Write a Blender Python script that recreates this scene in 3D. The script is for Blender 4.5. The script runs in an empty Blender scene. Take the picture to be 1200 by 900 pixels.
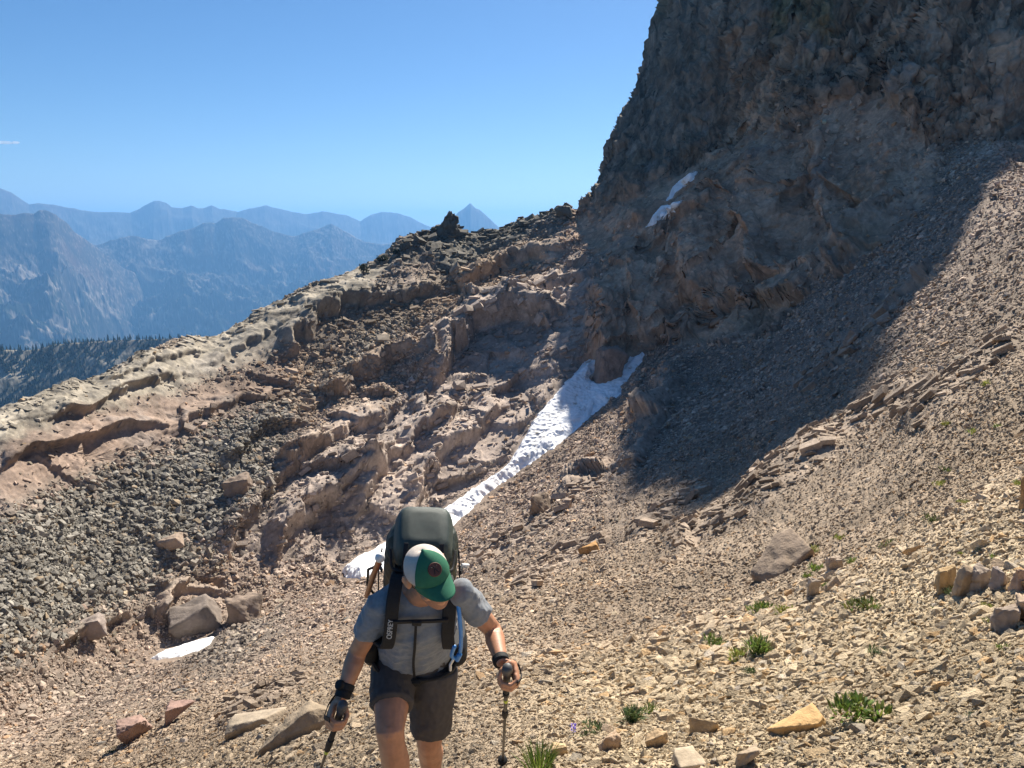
import bpy, bmesh, math, random, time
import numpy as np
from mathutils import Vector, Matrix
T_START = time.time()
random.seed(7)
RNG = np.random.default_rng(11)
SC = bpy.context.scene
COL = SC.collection
PI = math.pi
R = math.radians

# ------------------------------------------------------------------ camera
PITCH = R(11.3)
FPX = 900.0                      # focal length in pixels of the 1200 px wide photograph
CP, SP = math.cos(PITCH), math.sin(PITCH)
cam_d = bpy.data.cameras.new('camera')
cam = bpy.data.objects.new('camera', cam_d)
COL.objects.link(cam)
cam.location = (0, 0, 0)
cam.rotation_euler = (PI / 2 - PITCH, 0, 0)
cam_d.sensor_width = 36.0
cam_d.lens = 36.0 * FPX / 1200.0
cam_d.clip_start = 0.05
cam_d.clip_end = 200000
SC.camera = cam

# ------------------------------------------------------------------ world, sun, exposure
SUN_AZ, SUN_EL = R(22), R(45)
world = bpy.data.worlds.new('World')
SC.world = world
world.use_nodes = True
wn = world.node_tree
bg = wn.nodes['Background']
sky = wn.nodes.new('ShaderNodeTexSky')
sky.sky_type = 'NISHITA'
sky.sun_disc = False
sky.sun_elevation = SUN_EL
sky.sun_rotation = SUN_AZ
sky.altitude = 2300
sky.air_density = 1.0
sky.dust_density = 1.5
sky.ozone_density = 3.5
hs = wn.nodes.new('ShaderNodeHueSaturation')
hs.inputs['Saturation'].default_value = 1.2
wn.links.new(sky.outputs['Color'], hs.inputs['Color'])
wn.links.new(hs.outputs['Color'], bg.inputs['Color'])
bg.inputs['Strength'].default_value = 0.050

sun_d = bpy.data.lights.new('sun', 'SUN')
sun_d.energy = 4.9
sun_d.angle = R(0.53)
sun_d.color = (1.0, 0.93, 0.82)
sun = bpy.data.objects.new('sun', sun_d)
COL.objects.link(sun)
SUN_DIR = Vector((math.sin(SUN_AZ) * math.cos(SUN_EL), math.cos(SUN_AZ) * math.cos(SUN_EL), math.sin(SUN_EL)))
sun.rotation_euler = SUN_DIR.to_track_quat('Z', 'Y').to_euler()

SC.view_settings.view_transform = 'Standard'
SC.view_settings.look = 'None'
SC.view_settings.exposure = 1.15
SC.view_settings.gamma = 1.0
SC.view_settings.use_curve_mapping = False
SC.render.engine = 'CYCLES'
SC.cycles.max_bounces = 5
SC.cycles.diffuse_bounces = 3
SC.cycles.glossy_bounces = 2
SC.cycles.transmission_bounces = 3
SC.cycles.transparent_max_bounces = 6
SC.cycles.volume_bounces = 0
SC.cycles.use_denoising = True

# ------------------------------------------------------------------ pixel <-> world (photo pixels, 1200 x 900)
def ray(px, py):
    """azimuth and tangent of elevation of the line of sight through a photo pixel"""
    a = (np.asarray(px, float) - 600) / FPX
    b = (450 - np.asarray(py, float)) / FPX
    Y = CP + b * SP
    Z = b * CP - SP
    return np.arctan2(a, Y), Z / np.hypot(a, Y)

def at(px, py, r):
    """world point at horizontal distance r behind photo pixel"""
    az, te = ray(px, py)
    return Vector((r * math.sin(az), r * math.cos(az), r * te))

def proj(P):
    P = np.asarray(P, float)
    d = P[..., 1] * CP - P[..., 2] * SP
    d = np.where(d < 0.05, 0.05, d)
    return 600 + FPX * P[..., 0] / d, 450 - FPX * (P[..., 1] * SP + P[..., 2] * CP) / d

# ------------------------------------------------------------------ noise
_VT = np.random.default_rng(3).random((64, 64, 64), dtype=np.float32) * 2 - 1
_WT = np.random.default_rng(5).random((32, 32, 32, 8), dtype=np.float32)

def vnoise(p, off=0):
    p = np.asarray(p, np.float32) + np.float32(off * 13.37 + 100.5)
    i = np.floor(p).astype(np.int32)
    f = p - i
    f = f * f * f * (f * (f * 6 - 15) + 10)
    x0, y0, z0 = i[:, 0] & 63, i[:, 1] & 63, i[:, 2] & 63
    x1, y1, z1 = (x0 + 1) & 63, (y0 + 1) & 63, (z0 + 1) & 63
    fx, fy, fz = f[:, 0], f[:, 1], f[:, 2]
    V = _VT.ravel()
    def g(a, b, c): return V[(a * 64 + b) * 64 + c]
    a = g(x0, y0, z0); a += (g(x1, y0, z0) - a) * fx
    b = g(x0, y1, z0); b += (g(x1, y1, z0) - b) * fx
    c = g(x0, y0, z1); c += (g(x1, y0, z1) - c) * fx
    d = g(x0, y1, z1); d += (g(x1, y1, z1) - d) * fx
    a += (b - a) * fy
    c += (d - c) * fy
    return a + (c - a) * fz

_ROT = np.array([[0.36, 0.48, -0.8], [-0.8, 0.6, 0.0], [0.48, 0.64, 0.6]], np.float32)
def fbm(p, octv=4, gain=0.5, off=0, ridge=False):
    p = np.asarray(p, np.float32)
    s = np.zeros(len(p), np.float32)
    a = 1.0; t = 0.0
    for k in range(octv):
        n = vnoise(p, off + k)
        if ridge: n = 1 - 2 * np.abs(n) ** 0.8
        s += a * n; t += a
        a *= gain
        p = (p @ _ROT.T) * 2.03
    return s / t

def facets(p, off=0, slope=0.8, cell=False):
    """blocky rock: every cell of a jittered lattice is a tilted plane; returns height and distance to the joint"""
    p = np.asarray(p, np.float32) + np.float32(off * 7.77 + 50.3)
    i = np.floor(p).astype(np.int32)
    f = p - i
    n = len(p)
    d1 = np.full(n, 9, np.float32); d2 = np.full(n, 9, np.float32)
    h = np.zeros(n, np.float32); rnd = np.zeros(n, np.float32)
    W = _WT.reshape(-1, 8)
    for dx in (-1, 0, 1):
        for dy in (-1, 0, 1):
            for dz in (-1, 0, 1):
                k = (((i[:, 0] + dx) & 31) * 32 + ((i[:, 1] + dy) & 31)) * 32 + ((i[:, 2] + dz) & 31)
                w = W[k]
                vx = f[:, 0] - dx - w[:, 0]; vy = f[:, 1] - dy - w[:, 1]; vz = f[:, 2] - dz - w[:, 2]
                d = vx * vx + vy * vy + vz * vz
                m = d < d1
                d2 = np.where(m, d1, np.minimum(d2, d))
                d1 = np.where(m, d, d1)
                hh = (w[:, 3] * 2 - 1) * 0.6 + slope * ((w[:, 4] * 2 - 1) * vx + (w[:, 5] * 2 - 1) * vy + (w[:, 6] * 2 - 1) * vz)
                h = np.where(m, hh, h); rnd = np.where(m, w[:, 7], rnd)
    if cell: return h, np.sqrt(d2) - np.sqrt(d1), rnd
    return h, np.sqrt(d2) - np.sqrt(d1)

def worley1(p, off=0):
    p = np.asarray(p, np.float32) + np.float32(off * 5.31 + 70.1)
    i = np.floor(p).astype(np.int32); f = p - i
    d1 = np.full(len(p), 9, np.float32); W = _WT.reshape(-1, 8)
    for dx in (-1, 0, 1):
        for dy in (-1, 0, 1):
            for dz in (-1, 0, 1):
                w = W[(((i[:, 0] + dx) & 31) * 32 + ((i[:, 1] + dy) & 31)) * 32 + ((i[:, 2] + dz) & 31)]
                d1 = np.minimum(d1, (f[:, 0] - dx - w[:, 0]) ** 2 + (f[:, 1] - dy - w[:, 1]) ** 2 + (f[:, 2] - dz - w[:, 2]) ** 2)
    return np.sqrt(d1)

def sstep(a, b, x):
    t = np.clip((x - a) / (b - a), 0, 1)
    return t * t * (3 - 2 * t)

def poly_dist(px, py, poly):
    """signed distance in pixels to a closed polygon, positive inside"""
    px = np.asarray(px, np.float32); py = np.asarray(py, np.float32)
    d = np.full(px.shape, 1e9, np.float32)
    ins = np.zeros(px.shape, bool)
    n = len(poly)
    for k in range(n):
        x0, y0 = poly[k]; x1, y1 = poly[(k + 1) % n]
        ex, ey = x1 - x0, y1 - y0
        t = np.clip(((px - x0) * ex + (py - y0) * ey) / (ex * ex + ey * ey + 1e-9), 0, 1)
        d = np.minimum(d, (px - x0 - t * ex) ** 2 + (py - y0 - t * ey) ** 2)
        c = (y0 > py) != (y1 > py)
        with np.errstate(divide='ignore', invalid='ignore'):
            xi = x0 + (py - y0) * ex / (ey if ey != 0 else 1e-9)
        ins ^= c & (px < xi)
    d = np.sqrt(d)
    return np.where(ins, d, -d)

def pchip(x, Y, xq):
    """monotone cubic interpolation; x (n,), Y (n, ...), xq (m,)"""
    x = np.asarray(x, float); Y = np.asarray(Y, float)
    h = np.diff(x); h = h.reshape((-1,) + (1,) * (Y.ndim - 1))
    dl = np.diff(Y, axis=0) / h
    m = np.zeros_like(Y)
    a, b = dl[:-1], dl[1:]
    with np.errstate(divide='ignore', invalid='ignore'):
        hm = np.where(a * b > 0, 2 * a * b / (a + b), 0)
    m[1:-1] = hm; m[0] = dl[0]; m[-1] = dl[-1]
    k = np.clip(np.searchsorted(x, xq, side='right') - 1, 0, len(x) - 2)
    t = ((xq - x[k]) / (x[k + 1] - x[k])).reshape((-1,) + (1,) * (Y.ndim - 1))
    H = h[k]
    y0, y1, m0, m1 = Y[k], Y[k + 1], m[k], m[k + 1]
    return ((1 + 2 * t) * (1 - t) ** 2) * y0 + t * (1 - t) ** 2 * H * m0 + t * t * (3 - 2 * t) * y1 + t * t * (t - 1) * H * m1

# ------------------------------------------------------------------ scene-object helpers
def tag(o, label=None, cat=None, group=None, kind=None):
    if label: o['label'] = label
    if cat: o['category'] = cat
    if group: o['group'] = group
    if kind: o['kind'] = kind
    return o

def mesh_obj(name, V, F, mat=None, parent=None, smooth=False, link=True):
    me = bpy.data.meshes.new(name)
    if isinstance(F, np.ndarray):
        V = np.ascontiguousarray(V, np.float32); F = np.ascontiguousarray(F, np.int32)
        k = F.shape[1]
        me.vertices.add(len(V)); me.vertices.foreach_set('co', V.ravel())
        me.loops.add(F.size); me.loops.foreach_set('vertex_index', F.ravel())
        me.polygons.add(len(F))
        me.polygons.foreach_set('loop_start', np.arange(0, F.size, k, dtype=np.int32))
        me.polygons.foreach_set('loop_total', np.full(len(F), k, np.int32))
    else:
        me.from_pydata([tuple(v) for v in V], [], F)
    if smooth:
        me.polygons.foreach_set('use_smooth', np.ones(len(me.polygons), bool))
    me.update(calc_edges=True)
    if mat: me.materials.append(mat)
    o = bpy.data.objects.new(name, me)
    if link: COL.objects.link(o)
    if parent: o.parent = parent
    return o

def empty(name, loc=(0, 0, 0)):
    o = bpy.data.objects.new(name, None)
    o.empty_display_size = 0.1
    o.location = loc
    COL.objects.link(o)
    return o

def set_col(o, name, C):
    a = o.data.attributes.new(name, 'FLOAT_COLOR', 'POINT')
    c = np.ones((len(C), 4), np.float32); c[:, :3] = C
    a.data.foreach_set('color', c.ravel())

def set_val(o, name, v):
    a = o.data.attributes.new(name, 'FLOAT', 'POINT')
    a.data.foreach_set('value', np.ascontiguousarray(v, np.float32))

def grid_faces(nr, nc):
    i = np.arange((nr - 1) * (nc - 1)); r = i // (nc - 1); c = i % (nc - 1)
    a = r * nc + c
    return np.stack([a, a + 1, a + nc + 1, a + nc], 1).astype(np.int32)

def grid_normals(P):
    du = np.gradient(P, axis=1); dv = np.gradient(P, axis=0)
    n = np.cross(du, dv)
    n /= np.linalg.norm(n, axis=2, keepdims=True) + 1e-12
    return n

# ------------------------------------------------------------------ materials
def new_mat(name):
    m = bpy.data.materials.new(name); m.use_nodes = True
    nt = m.node_tree
    return m, nt, nt.nodes['Principled BSDF']

def N(nt, typ, **kw):
    n = nt.nodes.new(typ)
    for k, v in kw.items():
        if k in n.inputs.keys(): n.inputs[k].default_value = v
        else: setattr(n, k, v)
    return n

def simple_mat(name, col, rough=0.6, noise=0.0, scale=40.0, bump=0.0, bscale=200.0, metallic=0.0, sheen=0.0, spec=0.5):
    m, nt, b = new_mat(name)
    b.inputs['Roughness'].default_value = rough
    b.inputs['Metallic'].default_value = metallic
    b.inputs['Specular IOR Level'].default_value = spec
    if sheen: b.inputs['Sheen Weight'].default_value = sheen
    tc = N(nt, 'ShaderNodeTexCoord')
    if noise:
        tx = N(nt, 'ShaderNodeTexNoise', Scale=scale, Detail=4.0)
        nt.links.new(tc.outputs['Object'], tx.inputs['Vector'])
        mr = N(nt, 'ShaderNodeMapRange')
        mr.inputs['From Min'].default_value = 0.3; mr.inputs['From Max'].default_value = 0.7
        mr.inputs['To Min'].default_value = 1 - noise; mr.inputs['To Max'].default_value = 1 + noise
        nt.links.new(tx.outputs['Fac'], mr.inputs['Value'])
        mx = N(nt, 'ShaderNodeVectorMath', operation='SCALE')
        mx.inputs[0].default_value = col
        nt.links.new(mr.outputs[0], mx.inputs['Scale'])
        nt.links.new(mx.outputs[0], b.inputs['Base Color'])
    else:
        b.inputs['Base Color'].default_value = (*col, 1)
    if bump:
        tx2 = N(nt, 'ShaderNodeTexNoise', Scale=bscale, Detail=3.0)
        nt.links.new(tc.outputs['Object'], tx2.inputs['Vector'])
        bp = N(nt, 'ShaderNodeBump', Strength=bump, Distance=0.004)
        nt.links.new(tx2.outputs['Fac'], bp.inputs['Height'])
        nt.links.new(bp.outputs['Normal'], b.inputs['Normal'])
    return m
# ------------------------------------------------------------------ the mountainside: a lofted surface through feature lines
SKY = [(-350, 640, 108), (-150, 548, 112), (0, 480, 118), (40, 468, 122), (75, 450, 127), (110, 437, 133), (130, 428, 136), (165, 412, 143),
       (195, 397, 150), (215, 390, 154), (245, 391, 157), (265, 384, 160), (290, 370, 164), (320, 357, 168), (350, 345, 172), (380, 332, 177),
       (400, 325, 181), (418, 318, 184), (430, 312, 187), (455, 300, 192), (470, 286, 196), (482, 276, 200), (495, 270, 204), (515, 265, 206),
       (535, 265, 208), (548, 270, 209), (562, 274, 210), (575, 273, 210), (590, 267, 211), (605, 262, 212), (620, 258, 212), (632, 253, 211),
       (645, 250, 209), (655, 244, 208), (663, 243, 207), (669, 250, 206), (678, 249, 206), (690, 235, 208), (697, 222, 210), (703, 205, 212),
       (712, 180, 215), (722, 150, 219), (735, 125, 224), (752, 90, 230), (760, 72, 233), (765, 45, 236), (770, 20, 238), (775, 0, 240)]
def up(px_list, base): return base
ROW_B = [(-350, 900, 36), (0, 900, 24), (100, 900, 17), (200, 900, 11.5), (300, 900, 7), (400, 900, 4.9), (500, 900, 4.0), (600, 900, 3.45),
         (700, 900, 3.3), (800, 900, 3.2), (900, 900, 3.1), (1000, 900, 3.0), (1100, 900, 2.85), (1200, 900, 2.7), (1550, 900, 2.4)]
ROW_C = [(-350, 897, 44), (0, 890, 32), (100, 872, 25), (200, 850, 18), (300, 826, 15), (400, 800, 13.5), (500, 775, 12.5), (600, 750, 12.5), (700, 735, 11.7),
         (800, 725, 10.4), (900, 715, 8.9), (1000, 705, 7.4), (1100, 695, 6.2), (1200, 690, 5.4), (1550, 670, 4.5)]
ROW_F = [(-350, 893, 52), (0, 878, 47), (100, 850, 46), (200, 817, 46), (300, 787, 44), (400, 752, 42), (500, 712, 41), (600, 668, 40), (700, 630, 39),
         (800, 590, 38), (850, 570, 36), (900, 545, 33), (1000, 500, 28), (1100, 460, 23), (1200, 430, 19), (1550, 350, 14)]
ROW_H = [(-350, 890, 58), (0, 868, 60), (100, 834, 64), (200, 797, 66), (300, 757, 68), (400, 716, 70), (500, 672, 72), (600, 615, 75), (700, 552, 80),
         (800, 505, 82), (850, 490, 82), (900, 465, 80), (1000, 405, 75), (1100, 335, 70), (1200, 270, 68), (1550, 130, 62)]
ROW_G = [(-350, 885, 64), (0, 860, 72), (100, 818, 80), (200, 770, 86), (300, 722, 92), (400, 676, 100), (515, 622, 108), (560, 590, 112), (600, 560, 118),
         (655, 512, 126), (700, 478, 134), (745, 430, 146), (800, 408, 142), (850, 395, 134), (900, 378, 130), (1000, 315, 128), (1100, 236, 134),
         (1170, 181, 142), (1200, 192, 140), (1550, 140, 132)]
ROW_L = [(-350, 868, 67), (0, 835, 76), (100, 790, 85), (200, 745, 92), (300, 690, 99), (400, 640, 106), (500, 600, 113), (560, 568, 118), (600, 533, 124),
         (640, 485, 132), (690, 427, 147), (720, 405, 152), (745, 385, 155), (800, 350, 157), (850, 330, 156), (900, 305, 153), (1000, 250, 148),
         (1100, 205, 145), (1170, 176, 146), (1200, 186, 144), (1550, 134, 138)]
ROW_M = [(-350, 770, 78), (0, 720, 86), (100, 680, 97), (200, 640, 105), (300, 590, 113.5), (400, 540, 123), (500, 490, 134), (600, 440, 146), (660, 390, 156),
         (700, 340, 164), (750, 310, 169), (800, 290, 171), (850, 270, 170), (900, 240, 165), (1000, 195, 158), (1100, 194, 150), (1170, 168, 150),
         (1200, 178, 149), (1550, 128, 146)]
ROW_M2 = [(-350, 700, 90), (0, 600, 100), (100, 560, 112), (200, 520, 123), (300, 480, 134), (400, 430, 149), (500, 375, 166), (600, 345, 176), (660, 310, 180),
          (700, 290, 183), (750, 255, 183), (800, 230, 184), (850, 205, 182), (900, 190, 176), (1000, 150, 168), (1100, 182, 154), (1170, 164, 153),
          (1200, 172, 153), (1550, 120, 152)]
ROW_K = [(-350, 655, 105)] + [(x, y + 13, r * 0.965) for x, y, r in SKY if 0 <= x <= 640] + [(660, 258, 199), (680, 262, 197), (700, 250, 196), (720, 238, 195),
         (750, 218, 195), (780, 202, 196), (830, 168, 196), (880, 152, 189), (930, 148, 182), (960, 122, 180), (1000, 110, 178), (1060, 112, 170), (1100, 168, 159),
         (1150, 166, 157), (1200, 163, 157), (1550, 112, 157)]
ROW_S = list(SKY) + [(800, -20, 232), (830, -20, 222), (870, 0, 210), (930, 0, 201), (1000, 0, 195), (1060, 0, 185), (1100, 0, 178), (1200, 0, 171), (1550, -10, 172)]
CREST_UV = [(-46, -176), (-40, -163), (-37, -154), (-33, -157), (-28, -161), (-22, -128), (-18.6, -108), (-15.4, -91), (-12.2, -79), (-8.5, -70), (-6.3, -69), (-3.3, -44),
            (-1.8, -45.5), (0, -52.5), (2.1, -62), (5.6, -75), (10.8, -93), (16, -107), (22.7, -126), (35, -160), (52, -184), (90, -205)]
SU = np.array([math.cos(SUN_AZ), -math.sin(SUN_AZ)]); SD = np.array([math.sin(SUN_AZ), math.cos(SUN_AZ)])
crest = []
for u, v in CREST_UV:                                  # the summit rim of the tower: its outline towards the sun draws the shadow on the scree
    d = 250.0
    p = SU * u + SD * d
    z = v + d * math.tan(SUN_EL)
    cx, cy = proj((p[0], p[1], z))
    crest.append((float(cx), float(cy), float(np.hypot(*p))))
ROW_T = [(x, y + 3, r * 1.012) for x, y, r in SKY] + crest
ROWS = [ROW_B, ROW_C, ROW_F, ROW_H, ROW_G, ROW_L, ROW_M, ROW_M2, ROW_K, ROW_S, ROW_T]

s = np.unique(np.concatenate([np.linspace(-350, -15, 50), np.linspace(-15, 1215, 1130), np.linspace(1215, 1550, 50)]))
nets = []
for row in ROWS:
    a = np.array(sorted(row), float)
    py = np.interp(s, a[:, 0], a[:, 1]) if row in (ROW_S, ROW_T, ROW_K) else pchip(a[:, 0], a[:, 1], np.clip(s, a[0, 0], a[-1, 0]))
    lr = pchip(a[:, 0], np.log(a[:, 2]), np.clip(s, a[0, 0], a[-1, 0]))
    az, te = ray(s, py)
    nets.append(np.stack([az, lr, te], 1))
B0 = nets[0]
pre = []
for k in (0.12, 0.3, 0.62):                            # ground from below the camera up to the lower edge of the frame
    r = np.exp(B0[:, 1]) * k
    z = -1.65 + (np.exp(B0[:, 1]) * B0[:, 2] + 1.65) * k
    pre.append(np.stack([B0[:, 0], np.log(r), z / r], 1))
post = []
for k, dz in ((1.05, -14), (1.5, -130)):               # the hidden far side of the ridge
    t = nets[-1]
    r = np.exp(t[:, 1]); z = r * t[:, 2]
    r2 = r * k
    post.append(np.stack([t[:, 0], np.log(r2), (z + dz) / r2], 1))
NET = np.stack(pre + nets + post)                      # rows x columns x 3
vis = (s > 0) & (s < 1200)
segn = []
for j in range(len(NET) - 1):
    def pyof(t):
        r = np.exp(t[:, 1]); return proj(np.stack([r * np.sin(t[:, 0]), r * np.cos(t[:, 0]), r * t[:, 2]], 1))[1]
    d = np.clip(pyof(NET[j])[vis], -60, 930) - np.clip(pyof(NET[j + 1])[vis], -60, 930)
    segn.append(int(np.clip(np.percentile(np.abs(d), 80) * 0.95, 6, 220)))
tq = np.concatenate([np.linspace(j, j + 1, n, endpoint=False) for j, n in enumerate(segn)] + [[len(NET) - 1.0]])
S3 = pchip(np.arange(len(NET), dtype=float), NET, tq)
rr = np.exp(S3[..., 1])
BASE = np.stack([rr * np.sin(S3[..., 0]), rr * np.cos(S3[..., 0]), rr * S3[..., 2]], -1)
NR, NC = BASE.shape[:2]
# soften the lines where the lofted strips meet
for _ in range(3):
    Q = BASE.copy()
    Q[1:-1] = BASE[1:-1] * 0.5 + 0.25 * (BASE[:-2] + BASE[2:])
    w = np.ones(NR); w[tq > 11.3] = 0.0                # keep the skyline
    BASE = BASE + (Q - BASE) * w[:, None, None]
SNOW_POLYS = [
    ('gully', [(403, 668), (418, 655), (440, 645), (470, 630), (510, 605), (535, 588), (560, 572), (585, 555), (600, 540), (615, 515), (628, 492), (648, 468), (665, 447), (685, 428), (693, 426),
               (692, 440), (690, 448), (703, 451), (712, 448), (730, 436), (745, 420), (753, 415), (745, 430), (733, 447), (725, 460), (705, 475), (690, 487), (680, 497), (665, 510), (650, 522),
               (630, 535), (600, 556), (575, 575), (550, 597), (530, 615), (500, 640), (460, 662), (425, 677), (406, 676)]),
    ('left', [(176, 772), (195, 762), (215, 756), (235, 750), (252, 746), (248, 754), (232, 764), (212, 770), (195, 772), (186, 774)]),
    ('cliff_high', [(782, 234), (788, 222), (795, 216), (808, 207), (817, 202), (812, 210), (800, 218), (792, 225), (787, 231)]),
    ('cliff_low', [(757, 266), (765, 255), (775, 243), (787, 241), (800, 235), (789, 246), (778, 255), (768, 262)])]
# -------- regions: feature outlines, carried by the surface itself
def regions_of():
    global REG, rock, scree, SNOWM, front
    REG = {}
    WOB = 10 * fbm(P0 * 0.09, 3, off=2)
    WOB2 = 10 * fbm(P0 * 0.09 + 31, 3, off=4)
    QX, QY = BPX + WOB * 1.2 + 14 * fbm(P0 * 0.5, 3, 0.6, off=6), BPY + WOB2 * 1.0 + 12 * fbm(P0 * 0.5 + 9, 3, 0.6, off=7)
    def region(poly, soft=10):
        soft = soft * 1.5
        return sstep(-soft, soft, poly_dist(QX, QY, poly))
    front = (TROW < 13.0)
    REG['rubble'] = np.maximum.reduce([region([(-340, 700), (0, 600), (60, 575), (130, 550), (215, 515), (275, 478), (345, 462), (352, 490), (310, 545), (330, 575), (275, 630), (225, 670), (140, 715), (80, 745), (0, 800), (-340, 860)], 14),
                                       region([(352, 452), (420, 402), (470, 380), (520, 372), (440, 420), (380, 455)], 8) * 0.9,
                                       region([(215, 765), (270, 735), (330, 720), (310, 760), (250, 790), (225, 785)], 12) * 0.6,
                                       region([(30, 800), (90, 780), (160, 790), (120, 830), (40, 835)], 14) * 0.35])
    REG['pale'] = region([(-340, 640), (0, 470), (290, 360), (425, 310), (470, 300), (440, 345), (350, 395), (290, 412), (215, 455), (90, 492), (0, 530), (-340, 700)], 8)
    REG['dark'] = np.maximum(region([(440, 312), (465, 285), (510, 250), (560, 262), (660, 235), (690, 240), (640, 280), (580, 300), (560, 325), (520, 335), (500, 300)], 8),
                             region([(345, 400), (390, 352), (440, 345), (520, 318), (560, 325), (500, 360), (440, 395), (380, 412)], 8) * 0.55)
    REG['red'] = np.maximum.reduce([region([(-340, 720), (0, 520), (90, 490), (230, 455), (330, 425), (345, 445), (215, 515), (120, 555), (0, 610), (-340, 780)], 10),
                                    region([(262, 545), (270, 520), (300, 498), (345, 485), (352, 500), (310, 540)], 6)])
    REG['orange'] = region([(225, 500), (300, 440), (420, 370), (560, 305), (640, 290), (660, 310), (560, 370), (470, 420), (400, 470), (330, 480)], 14)
    REG['mauve'] = region([(255, 655), (330, 565), (400, 505), (480, 465), (560, 380), (660, 300), (700, 305), (710, 430), (640, 490), (560, 565), (480, 625), (400, 662), (325, 665)], 10)
    REG['cliff'] = sstep(-6, 6, poly_dist(QX, QY, [(668, 252), (690, 200), (720, 140), (760, 40), (770, -900), (1700, -900), (1700, 150), (1205, 168), (1150, 160), (1105, 175), (1080, 150), (1050, 118), (990, 112), (955, 128), (930, 150), (875, 155), (830, 172), (780, 205), (720, 242)]))
    APRON_POLY = [(664, 255), (720, 240), (830, 172), (960, 120), (1060, 112), (1105, 175), (1095, 235), (1030, 300), (960, 330), (905, 395), (830, 405), (780, 400), (745, 432), (738, 448), (700, 448), (692, 420), (695, 340), (700, 310)]
    REG['apron'] = region(APRON_POLY, 8)
    REG['wet'] = 0 * RAD

    rock = np.clip(np.maximum.reduce([REG['mauve'], REG['pale'], REG['dark'], REG['red'] * 0.9, REG['cliff'], REG['apron'], STEPR * np.where(RAD < 75, 0.55, 1.0)]), 0, 1)
    rock *= 1 - 0.9 * REG['rubble']
    scree = 1 - rock
    SNOWM = np.zeros(len(P0), np.float32)
    for nm, pl in SNOW_POLYS:
        SNOWM = np.maximum(SNOWM, sstep(-9, -1, poly_dist(BPX, BPY, pl)))
    SNOWM *= (TROW < 13)

# -------- rock steps: each line is the crest of a small cliff in the slope (photo pixels; the raised side is on the left of travel)
STEPS = [
    ([(508, 462), (528, 412), (560, 388), (600, 380), (642, 388), (664, 372)], 10.0, 62, 9), ([(256, 655), (290, 612), (330, 568), (372, 530), (420, 500), (470, 470)], 4.5, 50, 7),
    ([(322, 652), (342, 618), (376, 590), (420, 568), (456, 556)], 5.5, 48, 7), ([(420, 610), (440, 565), (468, 535), (505, 505), (540, 480)], 5.0, 46, 7), ([(478, 588), (500, 545), (530, 522), (560, 508), (602, 472)], 4.5, 40, 7),
    ([(325, 412), (360, 385), (395, 358), (440, 352), (480, 347), (520, 337)], 6.0, 28, 7), ([(520, 344), (560, 332), (600, 312), (640, 302), (672, 286)], 5.5, 26, 6),
    ([(596, 376), (640, 347), (668, 332), (702, 320)], 5.0, 34, 6), ([(55, 494), (110, 474), (165, 450), (215, 434)], 2.6, 26, 5), ([(120, 450), (160, 432), (200, 414), (240, 404)], 1.8, 20, 5), ([(230, 430), (280, 404), (330, 380), (370, 352)], 1.8, 24, 5),
    ([(4, 548), (40, 528), (80, 518), (140, 506), (200, 490)], 3.2, 26, 6), ([(200, 500), (240, 482), (290, 462), (330, 452)], 2.6, 22, 5), ([(262, 552), (278, 528), (318, 503), (352, 490)], 3.8, 20, 5), ([(355, 475), (400, 455), (440, 430), (500, 415)], 2.6, 26, 5),
    ([(790, 660), (812, 632), (850, 616), (900, 588), (950, 550), (1002, 512)], 0.75, 40, 6), ([(880, 596), (930, 556), (980, 520), (1030, 484), (1090, 445)], 0.55, 36, 6),
    ([(1055, 506), (1110, 474), (1160, 430), (1210, 398)], 0.5, 40, 7), ([(930, 470), (990, 420), (1050, 365), (1110, 305)], 0.7, 40, 6),
    ([(560, 668), (600, 640), (640, 610), (690, 570)], 0.9, 24, 6), ([(660, 580), (700, 560), (740, 545)], 1.2, 26, 6),
    ([(736, 556), (752, 530), (775, 480), (800, 440)], 2.6, 34, 7), ([(745, 640), (790, 600), (840, 570)], 0.5, 34, 6), ([(600, 700), (660, 660), (720, 630)], 0.35, 30, 6),
    ([(700, 345), (697, 400), (706, 444), (735, 432)], 5.0, 44, 8), ([(735, 330), (742, 375), (765, 400), (800, 388)], 5.0, 44, 8), ([(895, 200), (884, 262), (893, 322), (930, 318)], 8.0, 46, 9), ([(800, 300), (810, 350), (838, 360), (884, 340)], 5.5, 48, 8),
    ([(735, 268), (770, 252), (810, 228), (850, 215)], 4.0, 26, 7), ([(760, 292), (800, 268), (850, 240)], 3.5, 26, 7), ([(958, 130), (950, 190), (960, 260), (1000, 262)], 5.0, 40, 8), ([(975, 280), (985, 320), (1020, 290), (1050, 240)], 4.0, 40, 8),
    ([(1040, 60), (1050, 120), (1090, 150)], 6.0, 50, 8), ([(185, 738), (196, 700), (232, 690), (266, 690)], 1.8, 22, 5), ([(262, 735), (280, 712), (312, 700)], 1.6, 18, 5), ([(60, 760), (110, 735), (160, 715)], 0.9, 18, 5), ([(255, 850), (310, 822), (372, 792)], 0.22, 24, 5)]
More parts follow.
